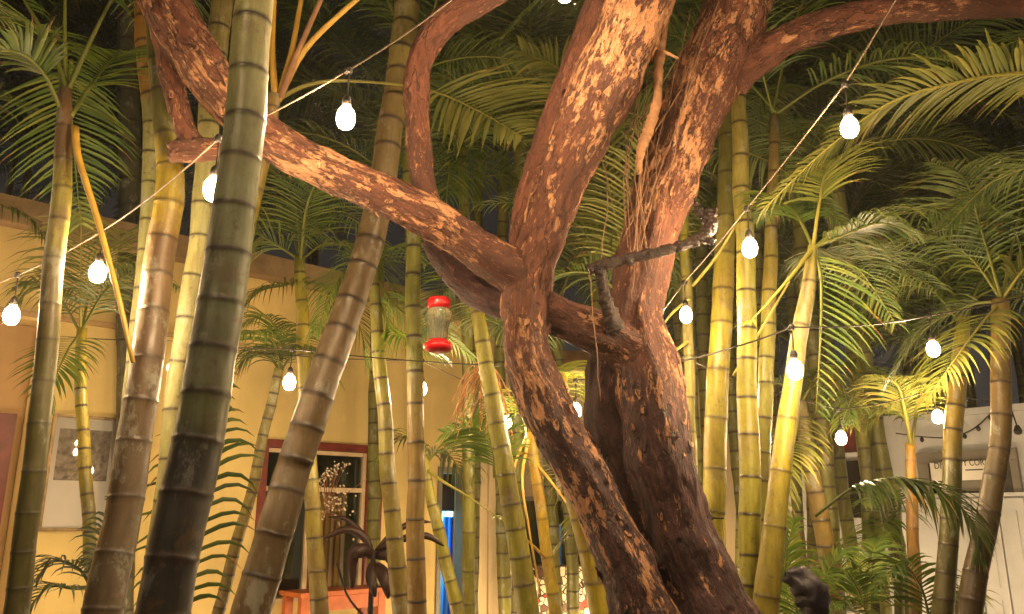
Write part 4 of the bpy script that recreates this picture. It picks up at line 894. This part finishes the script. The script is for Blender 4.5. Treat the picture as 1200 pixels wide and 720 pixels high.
mb = MB(); hbox(mb, sW0 + .12, sM - .16, -.34, -.32, zW0 + .03, zW0 + .36); bo = mb.build('board', M['bluecloth']); tag(bo, 'blue board made up for the bluish reflection in the lower left window pane', 'board')  # stands in for a bluish reflection on the glass
# doorway and blue curtain
mb = MB(); hbox(mb, sD0, sD0 + .05, -.12, .02, 0, zD1); hbox(mb, sD1 - .05, sD1, -.12, .02, 0, zD1); hbox(mb, sD0 + .05, sD1 - .05, -.12, .02, zD1 - .06, zD1); mb.build('doorway_frame', M['grey'], house)
m, nt, b = mat('blue_drape'); b.inputs['Base Color'].default_value = (.04, .36, .90, 1); b.inputs['Roughness'].default_value = .7
tr = N(nt, 'ShaderNodeBsdfTranslucent'); tr.inputs[0].default_value = (.08, .50, .97, 1); ms = N(nt, 'ShaderNodeMixShader'); ms.inputs[0].default_value = .7
wv = noisetex(nt, coords(nt, (6, 6, .02)), 5, 2); cst = ramp(nt, wv, [(.40, (.01, .07, .40)), (.5, (.03, .30, .85)), (.58, (.25, .66, 1.0))]).outputs[0]; L(nt, cst, b.inputs['Base Color']); L(nt, cst, tr.inputs[0]); bump(nt, b, wv, .3, .02)
L(nt, b.outputs[0], ms.inputs[1]); L(nt, tr.outputs[0], ms.inputs[2]); L(nt, ms.outputs[0], nt.nodes['Material Output'].inputs['Surface'])
vs = []; fs = []; nn_ = 160
sC0, sC1 = on(519, 620, -.25)[0], on(547, 620, -.25)[0] + .15; zC = on(530, 606, -.25)[1]
for i in range(nn_ + 1):
    q = i / nn_
    for z in (0.05, zC): vs.append(HW(sC0 + (sC1 - sC0) * q, -.25 + .055 * math.sin(q * 40) + .02 * math.sin(q * 17), z))
for i in range(nn_): fs.append((2 * i, 2 * i + 2, 2 * i + 3, 2 * i + 1))
dr = mk('curtain', vs, fs, m); tag(dr, 'bright blue drape glowing in the narrow doorway', 'curtain')
sl = dr.modifiers.new('t', 'SOLIDIFY'); sl.thickness = .004
mb = MB(); hbox(mb, sD0 + .051, sD1 - .051, -.16, -.13, zC + .06, zD1 - .062); mb.build('transom', M['dkpanel'], house)
lp = bpy.data.lights.new('room_lamp', 'POINT'); lp.energy = 60; lp.color = (.14, .55, 1.0); lp.shadow_soft_size = .08
lo = bpy.data.objects.new('room_lamp', lp); COL.objects.link(lo); lo.location = HW((sC0 + sC1) / 2 + .1, -.75, 1.5)
# roof with tile edge
mb = MB(); out = .55; zE = zt - .22
e0, e1 = s0, s1 + .1
mb.add([HW(e0, out, zE), HW(e1, out, zE), HW(e1, -3.2, zE + 1.3), HW(e0, -3.2, zE + 1.3), HW(e0, out, zE + .05), HW(e1, out, zE + .05), HW(e1, -3.2, zE + 1.35), HW(e0, -3.2, zE + 1.35)], [(0, 3, 2, 1), (4, 5, 6, 7), (0, 1, 5, 4), (1, 2, 6, 5), (2, 3, 7, 6), (3, 0, 4, 7)])
n_t = int((e1 - e0) / .14)
for i in range(n_t):
    s = e0 + .07 + i * .14
    q = [HW(s, out + .05 - 3.7 * t, zE + .055 + 1.3 * (3.7 * t - .02) / 3.75) for t in (0, .33, .66, 1)]
    mb.tube(q, .05, 10)
mb.build('roof', M['tile'], house)
mb = MB(); hbox(mb, e0, e1, out + .058, out + .085, zE - .06, zE + .125); hbox(mb, e0, e1, out - .06, out + .057, zE - .06, zE - .004); mb.build('fascia', M['fascia'], house)
# framed picture
q0 = on(58, 486); q1 = on(146, 490); q2 = on(47, 623)
fs0, fs1, fz1, fz0 = (q0[0] + q2[0]) / 2, (q1[0] + on(137, 623)[0]) / 2, (q0[1] + q1[1]) / 2, q2[1]
pf = thing('framed_picture', 'framed faded black and white print hung on the cream wall', 'picture', HW((fs0 + fs1) / 2, .02, (fz0 + fz1) / 2))
mb = MB(); t_ = .022
hbox(mb, fs0, fs1, .004, .035, fz1 - t_, fz1); hbox(mb, fs0, fs1, .004, .035, fz0, fz0 + t_); hbox(mb, fs0, fs0 + t_, .004, .034, fz0 + t_, fz1 - t_); hbox(mb, fs1 - t_, fs1, .004, .034, fz0 + t_, fz1 - t_); mb.build('frame', M['goldframe'], pf)
mb = MB(); hbox(mb, fs0 + t_, fs1 - t_, .006, .012, fz0 + t_, fz1 - t_); mb.build('mat_board', M['mat_board'], pf)
ps0, pz1 = on(70, 502); ps1 = on(131, 505)[0]; pz0 = on(67, 563)[1]
mb = MB(); hbox(mb, ps0, ps1, .0125, .0145, pz0, pz1); mb.build('print', M['print'], pf)
mb = MB(); hbox(mb, fs0 + t_, fs1 - t_, .020, .023, fz0 + t_, fz1 - t_); mb.build('glass_pane', M['picglass'], pf)
# orange stand in front of the window
a0, zt2 = on(340, 694, .5); a1, _ = on(442, 694, .5)
st = thing('wooden_stand', 'orange painted wooden stand below the red framed window', 'stand', HW((a0 + a1) / 2, .5, 0))
mb = MB(); hbox(mb, a0, a1, .32, .68, zt2 - .035, zt2); mb.build('top', M['orange'], st)
for sa in (a0 + .02, a1 - .09):
    for oo in (.34, .60): mb = MB(); hbox(mb, sa, sa + .07, oo, oo + .06, 0, zt2 - .036); mb.build('leg', M['orange'], st)
mb = MB(); hbox(mb, a0 + .092, a1 - .092, .63, .655, zt2 - .15, zt2 - .04); mb.build('apron', M['orange'], st)
mb = MB(); hbox(mb, a0 + .05, a1 - .05, .36, .62, .3, .33); mb.build('shelf', M['orange'], st)
# dark leaved plant before the window
pc = P(438, 650, 4.9); pg = Vector((pc.x, pc.y, 0))
dp = thing('dark_leaved_plant', 'dark maroon broad leaved plant silhouetted before the window jamb', 'plant', pg)
mb = MB(); mb.tube(cr([pg, P(434, 720, 4.9), P(436, 680, 4.9), P(438, 645, 4.9)], 10), .016, 8); mb.tube(cr([P(434, 730, 4.9), P(408, 700, 4.85), P(395, 660, 4.8)], 8), .007, 6); mb.build('stem', M['deadwood'], dp, True)
def blade(parent, pts, w, m='leaf_maroon'):
    q = cr([P(*p) for p in pts], 10); vs = []; fs = []
    fr_ = frames(q)
    for i, (p, (t, a, b2)) in enumerate(zip(q, fr_)):
        s = t.cross(Vector((0, -1, .25))).normalized(); h = w * math.sin(PI * min(.97, (i + .7) / 10)) ** .7; up_ = s.cross(t) * h * .25
        vs += [p - s * h - up_, p, p + s * h - up_]
    for i in range(9):
        a = 3 * i; fs += [(a, a + 1, a + 4, a + 3), (a + 1, a + 2, a + 5, a + 4)]
    o = mk('leaf', vs, fs, M[m], parent, True, {'vary': ('FLOAT', [.5] * len(vs))}); sl = o.modifiers.new('t', 'SOLIDIFY'); sl.thickness = .002
for pts, w in (([(438, 650, 4.9), (425, 628, 4.9), (405, 620, 4.9), (378, 632, 4.9)], .035), ([(440, 645, 4.9), (460, 625, 4.9), (485, 612, 4.9), (505, 612, 4.9)], .025), ([(440, 645, 4.9), (470, 632, 4.8), (500, 628, 4.8), (520, 640, 4.8)], .03), ([(436, 640, 4.9), (425, 625, 5.0), (405, 608, 5.0), (385, 606, 5)], .02),
               ([(438, 652, 4.9), (425, 645, 4.85), (412, 652, 4.85), (412, 690, 4.85)], .06), ([(440, 652, 4.9), (455, 648, 4.85), (465, 660, 4.85), (462, 690, 4.85)], .07), ([(440, 660, 4.9), (446, 668, 4.8), (452, 682, 4.75), (455, 702, 4.75)], .05), ([(438, 655, 4.9), (434, 668, 4.8), (436, 685, 4.75), (440, 700, 4.75)], .04)):
    blade(dp, pts, w * .75)
# stalks with pale dots, made up for the sparkles before the window
sg = P(372, 615, 5.6); sp2 = thing('sparkle_spray', 'made-up spray of pale dots for the sparkles in front of the window', 'plant', (sg.x, sg.y, 0))
mb = MB(); mc = MB()
mb.tube(cr([(sg.x, sg.y, 0), P(368, 690, 5.6), P(374, 610, 5.6)], 8), .006, 6)
for i in range(150):
    if i < 90: e2 = P(390 + R.gauss(0, 14), 588 + R.gauss(0, 15), 5.6 + R.uniform(-.12, .12))
    else:
        t = R.random(); e2 = P(374 + 30 * t + R.gauss(0, 3), 562 - 18 * t + R.gauss(0, 4), 5.6 + R.uniform(-.06, .06))
    if i % 4 == 0: mb.tube(cr([P(376, 612, 5.6), P(382, 598, 5.6), e2], 6), .0018, 4)
    r = R.uniform(.004, .008); mc.lathe([(r * .3, -r), (r, -r * .3), (r, r * .4), (r * .3, r)], e2, 6)
mb.build('stalk', M['twig'], sp2, True); mc.build('sparkle_dots', M['crystal'], sp2, True)['kind'] = 'stuff'
# ------------------------------------------------------------------ building behind the trunk
YB = 9.3
an = thing('garden_room', 'low beige garden room seen behind the trunk with a dark glazed front', 'building', (1.2, YB, 0))
def ax(px, y=YB): return P(px, 600, y).x
x0, x1 = ax(590), 3.0; w0, w1 = ax(598), ax(700); zt3 = P(640, 430, YB).z; zo = P(640, 582, YB).z
mb = MB()
mb.box((x0, YB, zo), (w1 - x0, 0, 0), (0, .2, 0), (0, 0, zt3 - zo)); mb.box((x0, YB + .001, 0), (w0 - x0, 0, 0), (0, .198, 0), (0, 0, zo - .001)); mb.box((w1 + .001, YB, 0), (x1 - w1, 0, 0), (0, .2, 0), (0, 0, zt3))
mb.build('wall', M['annex'], an)
mb = MB(); mb.box((x0, YB + 2.2, 0), (x1 - x0, 0, 0), (0, .1, 0), (0, 0, zt3)); mb.box((x0 - .1, YB + .2, 0), (.1, 0, 0), (0, 2, 0), (0, 0, zt3)); mb.build('inner_wall', M['room_g'], an)
mb = MB(); mb.box((x0 - .1, YB - .35, zt3 + .003), (x1 - x0 + .1, 0, 0), (0, 2.8, 0), (0, 0, .12)); mb.build('roof', M['tile'], an)
mb = MB()
mb.box((w0, YB - .02, zo - .05), (w1 - w0, 0, 0), (0, .06, 0), (0, 0, .05))
for xx in (w0, ax(640), w1 - .05): mb.box((xx, YB - .018, 0), (.05, 0, 0), (0, .055, 0), (0, 0, zo - .052))
mb.build('glazed_front', M['grey'], an)
mb = MB(); mb.box((w0 + .03, YB + .045, 0), (w1 - w0 - .06, 0, 0), (0, .006, 0), (0, 0, zo - .03)); mb.build('pane', M['pane'], an)
mb = MB(); mb.box((ax(650), YB - .03, .3), (.07, 0, 0), (0, .01, 0), (0, 0, zo - .6)); bs = mb.build('door_strip', M['bluecloth'], an)
ct = thing('mosaic_counter', 'counter faced with broken tile mosaic beside the left trunk', 'counter', (ax(665, 8.5), 8.5, 0))
zc = P(660, 668, 8.5).z; cx0, cx1 = ax(628, 8.5), ax(705, 8.5)
mb = MB(); mb.box((cx0, 8.5, 0), (cx1 - cx0, 0, 0), (0, .4, 0), (0, 0, zc)); mb.build('body', M['mosaic'], ct)
mb = MB(); mb.box((cx0 - .03, 8.46, zc + .002), (cx1 - cx0 + .06, 0, 0), (0, .47, 0), (0, 0, .03)); mb.build('top', M['mosaic'], ct)
# white iron chair with round back
wc = P(607, 692, 7.9); chr_ = thing('garden_chair', 'cream garden chair with a round open back beside the pillar', 'chair', (wc.x, 7.9, 0))
mb = MB(); rg = [wc + Vector((math.cos(a) * .16, 0, math.sin(a) * .20)) for a in [i * 2 * PI / 24 for i in range(25)]]; mb.tube(rg, .03, 8)
mb.box(wc + Vector((-.13, -.01, -.02)), (.26, 0, 0), (0, .02, 0), (0, 0, .05)); mb.box(wc + Vector((-.10, -.012, -.14)), (.20, 0, 0), (0, .022, 0), (0, 0, .05)); mb.build('backrest', M['ironwhite'], chr_, True)
mb = MB(); mb.lathe([(.18, 0), (.21, .01), (.21, .04), (.19, .05)], (wc.x, 7.7, .45), 24); mb.build('seat', M['ironwhite'], chr_, True)
for dx, dy in ((-.15, .1), (.15, .1), (-.15, -.28), (.15, -.28)):
    mb = MB(); top = wc.z - .16 if dy > 0 else .46
    mb.tube([(wc.x + dx * 1.1, 7.9 + dy - (.1 if dy > 0 else 0), 0), (wc.x + dx, 7.9 + dy - (.1 if dy > 0 else 0), top)], .014, 8); mb.build('leg', M['ironwhite'], chr_, True)
# ------------------------------------------------------------------ white building at right
t2 = rad(38.8); V = Vector((math.sin(t2), -math.cos(t2), 0)); NV = Vector((-math.cos(t2), -math.sin(t2), 0)); O2 = P(1100, 550, 7.5); O2.z = 0
def on2(px, py, out=0.0):
    r = ray(px, py); t = ((O2 + NV * out) - CAM).dot(NV) / r.dot(NV); q = CAM + r * t
    return (q - O2).dot(V), q.z
def VW(s, out, z): return O2 + V * s + NV * out + Vector((0, 0, z))
def vbox(mb, a, b2, o0, o1, z0, z1): mb.box(VW(a, o0, z0), V * (b2 - a), NV * (o1 - o0), (0, 0, z1 - z0))
wb = thing('white_building', 'plain white walled building at the right behind the palms', 'building', VW(0, 0, 0))
zr = on2(1100, 490)[1]; sa = on2(905, 550)[0]
mb = MB(); vbox(mb, sa, 3.5, -2.5, 0, 0, zr); mb.build('wall', M['white'], wb)
mb = MB(); vbox(mb, sa - .02, 3.52, -2.52, .03, zr + .002, zr + .06); mb.build('coping', M['white'], wb)
for pa, pb, ya, yb in ((988, 1013, 540, 607), (1018, 1041, 537, 600)):
    a0, b0 = on2(pa, 570)[0], on2(pb, 570)[0]; z1_, z0_ = on2((pa + pb) / 2, ya)[1], on2((pa + pb) / 2, yb)[1]
    mb = MB(); vbox(mb, a0, b0, .002, .035, z0_, z1_)
    pn = mb.build('panel', M['dkpanel'], wb)
    mb = MB(); vbox(mb, a0 - .02, a0 - .001, .002, .045, z0_, z1_); vbox(mb, b0 + .001, b0 + .02, .002, .045, z0_, z1_); vbox(mb, a0 - .02, b0 + .02, .002, .045, z1_ + .001, z1_ + .02); mb.build('panel_frame', M['grey'], pn)
a0, b0 = on2(968, 515)[0], on2(1003, 515)[0]; mb = MB(); vbox(mb, a0, b0, .003, .03, on2(985, 531)[1], on2(985, 497)[1]); mb.build('upper_window', M['redwood'], wb)
mb = MB(); vbox(mb, a0 - .05, b0 + .05, .003, .07, on2(985, 537)[1], on2(985, 532)[1]); mb.build('window_sill', M['white'], wb)
# entrance with transom
e0, e1 = on2(1078, 550)[0], on2(1196, 550)[0]; ez1 = on2(1135, 528)[1]; ez0 = on2(1135, 578)[1]
mb = MB(); vbox(mb, e0, e1, .003, .05, on2(1135, 541)[1], ez1); vbox(mb, e1 - .06, e1, .003, .05, ez0, on2(1135, 541)[1] - .002); vbox(mb, e0, e0 + .1, .003, .05, ez0, on2(1135, 541)[1] - .002); mb.build('transom_frame', M['grey'], wb)
mb = MB(); vbox(mb, e0 + .102, e1 - .062, .003, .02, ez0, on2(1135, 541)[1] - .003); mb.build('transom_pane', M['dkpanel'], wb)
mb = MB(); vbox(mb, on2(1118, 570)[0], on2(1158, 570)[0], .021, .04, on2(1135, 576)[1], on2(1135, 563)[1]); mb.build('transom_panel', M['grey'], wb)
mb = MB(); vbox(mb, e0, e1 + .04, .003, .09, ez0 - .035, ez0 - .003); mb.build('lintel', M['white'], wb)
n_p = 4
for i in range(n_p):
    a = e0 + (e1 - e0) * i / n_p
    mb = MB(); vbox(mb, a + .008, a + (e1 - e0) / n_p - .008, .003, .03, .02, ez0 - .05); vbox(mb, a + .07, a + (e1 - e0) / n_p - .07, .031, .038, .2, .9); vbox(mb, a + .07, a + (e1 - e0) / n_p - .07, .031, .038, 1.0, ez0 - .15); mb.build('door', M['white'], wb)
b0_, b1_ = on2(1090, 551, .08)[0], on2(1172, 551, .08)[0]; bz1, bz0 = on2(1128, 541, .08)[1], on2(1128, 563, .08)[1]
sg2 = thing('sign', 'white sign board with grey capital lettering over the doors of the white wall', 'sign', VW((b0_ + b1_) / 2, .07, (bz0 + bz1) / 2))
mb = MB(); vbox(mb, b0_, b1_, .055, .075, bz0, bz1); mb.build('board', M['board'], sg2)
def text(body, px, pxe, py, size_z):
    cu = bpy.data.curves.new('lettering', 'FONT'); cu.body = body; cu.extrude = .0015; cu.size = 1
    to = bpy.data.objects.new('lettering', cu); COL.objects.link(to)
    dgg = bpy.context.evaluated_depsgraph_get(); me_ = bpy.data.meshes.new_from_object(to.evaluated_get(dgg)); bpy.data.objects.remove(to)
    xs_ = [v.co.x for v in me_.vertices]; ys_ = [v.co.y for v in me_.vertices]
    a0 = on2(px, py, .08)[0]; a1 = on2(pxe, py, .08)[0]; zc_ = on2((px + pxe) / 2, py, .08)[1]
    kx = (a1 - a0) / (max(xs_) - min(xs_)); kz = size_z / (max(ys_) - min(ys_))
    vs = [VW(a0 + (v.co.x - min(xs_)) * kx, .0775 + v.co.z, zc_ - size_z / 2 + (v.co.y - min(ys_)) * kz) for v in me_.vertices]
    return mk('lettering', vs, [tuple(p.vertices) for p in me_.polygons], M['letter'], sg2, False)
text('DIS', 1095, 1107, 546, .055); text('Y CORA', 1128, 1159, 542, .055)
mb = MB(); vbox(mb, on2(1131, 551, .08)[0], on2(1152, 551, .08)[0], .0755, .0775, on2(1141, 551.4, .08)[1], on2(1141, 550, .08)[1]); mb.build('underline', M['letter'], sg2)
# small unlit string on the white wall
pts = [(1050, 508), (1080, 512), (1110, 513), (1130, 508), (1146, 499), (1160, 486), (1172, 478)]
q = [VW(on2(x, y, .05)[0], .05, on2(x, y, .05)[1]) for x, y in pts]
us = thing('light_string', 'unlit string of tiny bulbs sagging across the white wall', 'string lights', q[0])
mb = MB(); mb.tube(cr(q, 30), .006, 6); mb.build('wire', M['cord_dk'], us, True)
for i in (1, 3, 4, 5):
    mb = MB(); mb.lathe([(.004, -.05), (.016, -.04), (.018, -.025), (.010, -.005), (.007, .006)], q[i], 10); mb.build('tiny_bulb', M['black'], us, True)
# wall lantern (dark) hanging at the right
hb = VW(on2(1192, 500, .08)[0], .08, on2(1192, 500, .08)[1])
ul = thing('pendant', 'unlit dark pendant bulb hanging on the white wall at the right edge', 'pendant', hb)
mb = MB(); mb.tube([hb + Vector((-.03, 0, .16)), hb + Vector((-.01, 0, .05)), hb], .006, 6); mb.build('wire', M['cord_dk'], ul, True)
mb = MB(); mb.lathe([(.01, -.07), (.028, -.06), (.034, -.035), (.022, -.005), (.014, .012)], hb, 14); mb.build('shade', M['black'], ul, True)
low_fill_string([HW(-2.4 + .75 * i, 1.8, .5) for i in range(9)], 'added low cable of bulbs brightening the house wall, below the view')
low_fill_string([VW(-2.0 + .75 * i, 1.6, .45) for i in range(6)], 'added low cable of bulbs brightening the white wall, below the view')
low_fill_string([(.3, 8.1, .4), (.9, 8.1, .4), (1.5, 8.0, .4), (2.2, 7.8, .4)], 'added low cable of bulbs brightening the garden room, below the view')
# dark broken stump by the golden stems
c = P(942, 700, 3.3)
vs, fs = tube(cr([Vector((c.x + .06, 3.3, 0)), Vector((c.x + .06, 3.3, .8)), P(956, 745, 3.3), P(957, 712, 3.3), P(947, 690, 3.3), P(931, 681, 3.28), P(920, 684, 3.27)], 31), [.05] * 16 + [.06, .064, .066, .064, .06, .058, .056, .054, .05, .045, .038, .03, .022, .014, .005], 14)
vs = [v + Vector((noise.noise(v * 22), noise.noise(v * 22 + Vector((4, 0, 0))), noise.noise(v * 22 + Vector((0, 7, 0))))) * .03 for v in vs]
o = mk('stump', vs, fs, M['stump']); tag(o, 'dark purple hooked stump at the foot of the pale necked palm', 'stump')

# ------------------------------------------------------------------ ground
g = mk('ground', [(-400, -200, 0), (400, -200, 0), (400, 800, 0), (-400, 800, 0)], [(0, 1, 2, 3)], M['soil'], None, False); g['kind'] = 'structure'
pv = mk('path', [(-1.2, -4, .004), (1.2, -4, .004), (1.2, 1.2, .004), (-1.2, 1.2, .004)], [(0, 1, 2, 3)], M['paving'], None, False); pv['kind'] = 'structure'

# ------------------------------------------------------------------ world, moonlight
w = bpy.data.worlds.new('World'); sc.world = w; w.use_nodes = True; nt = w.node_tree
bgk = nt.nodes['Background']; sky = nt.nodes.new('ShaderNodeTexSky'); sky.sky_type = 'NISHITA'; sky.sun_disc = False
sky.sun_elevation = rad(35); sky.sun_rotation = rad(200); sky.air_density = 1.0; sky.ozone_density = 2.0
hsv = N(nt, 'ShaderNodeHueSaturation', Saturation=.25); L(nt, sky.outputs[0], hsv.inputs['Color'])
L(nt, mix(nt, 1.0, hsv.outputs[0], (1.0, .84, .70), 'MULTIPLY'), bgk.inputs[0]); bgk.inputs[1].default_value = .003
# thin haze added to imitate the lens glow round the bulbs
hz = MB(); hz.box((-14, -7, -1), (30, 0, 0), (0, 26, 0), (0, 0, 11))
m = bpy.data.materials.new('glow_haze'); m.use_nodes = True; hn = m.node_tree; hn.nodes.remove(hn.nodes['Principled BSDF'])
pvn = hn.nodes.new('ShaderNodeVolumePrincipled'); pvn.inputs['Density'].default_value = HAZE; pvn.inputs['Color'].default_value = (.9, .88, .84, 1); pvn.inputs['Anisotropy'].default_value = .7
hn.links.new(pvn.outputs[0], hn.nodes['Material Output'].inputs['Volume'])
if HAZE > 0:
    ho = hz.build('haze', m); ho['kind'] = 'stuff'
sl = bpy.data.lights.new('sun', 'SUN'); sl.energy = .02; sl.angle = rad(.5); sl.color = (1, .92, .82)
so = bpy.data.objects.new('sun', sl); COL.objects.link(so); so.rotation_euler = (rad(55), 0, rad(-20))

sc.view_settings.view_transform = 'Standard'; sc.view_settings.look = 'None'; sc.view_settings.gamma = 1; sc.view_settings.exposure = 1.02
sc.render.engine = 'CYCLES'
sc.cycles.use_denoising = True
try: sc.cycles.denoiser = 'OPENIMAGEDENOISE'
except Exception: pass
sc.cycles.max_bounces = 6; sc.cycles.diffuse_bounces = 3; sc.cycles.glossy_bounces = 3; sc.cycles.transmission_bounces = 6; sc.cycles.transparent_max_bounces = 8
sc.cycles.sample_clamp_indirect = 4; sc.cycles.caustics_reflective = False; sc.cycles.caustics_refractive = False
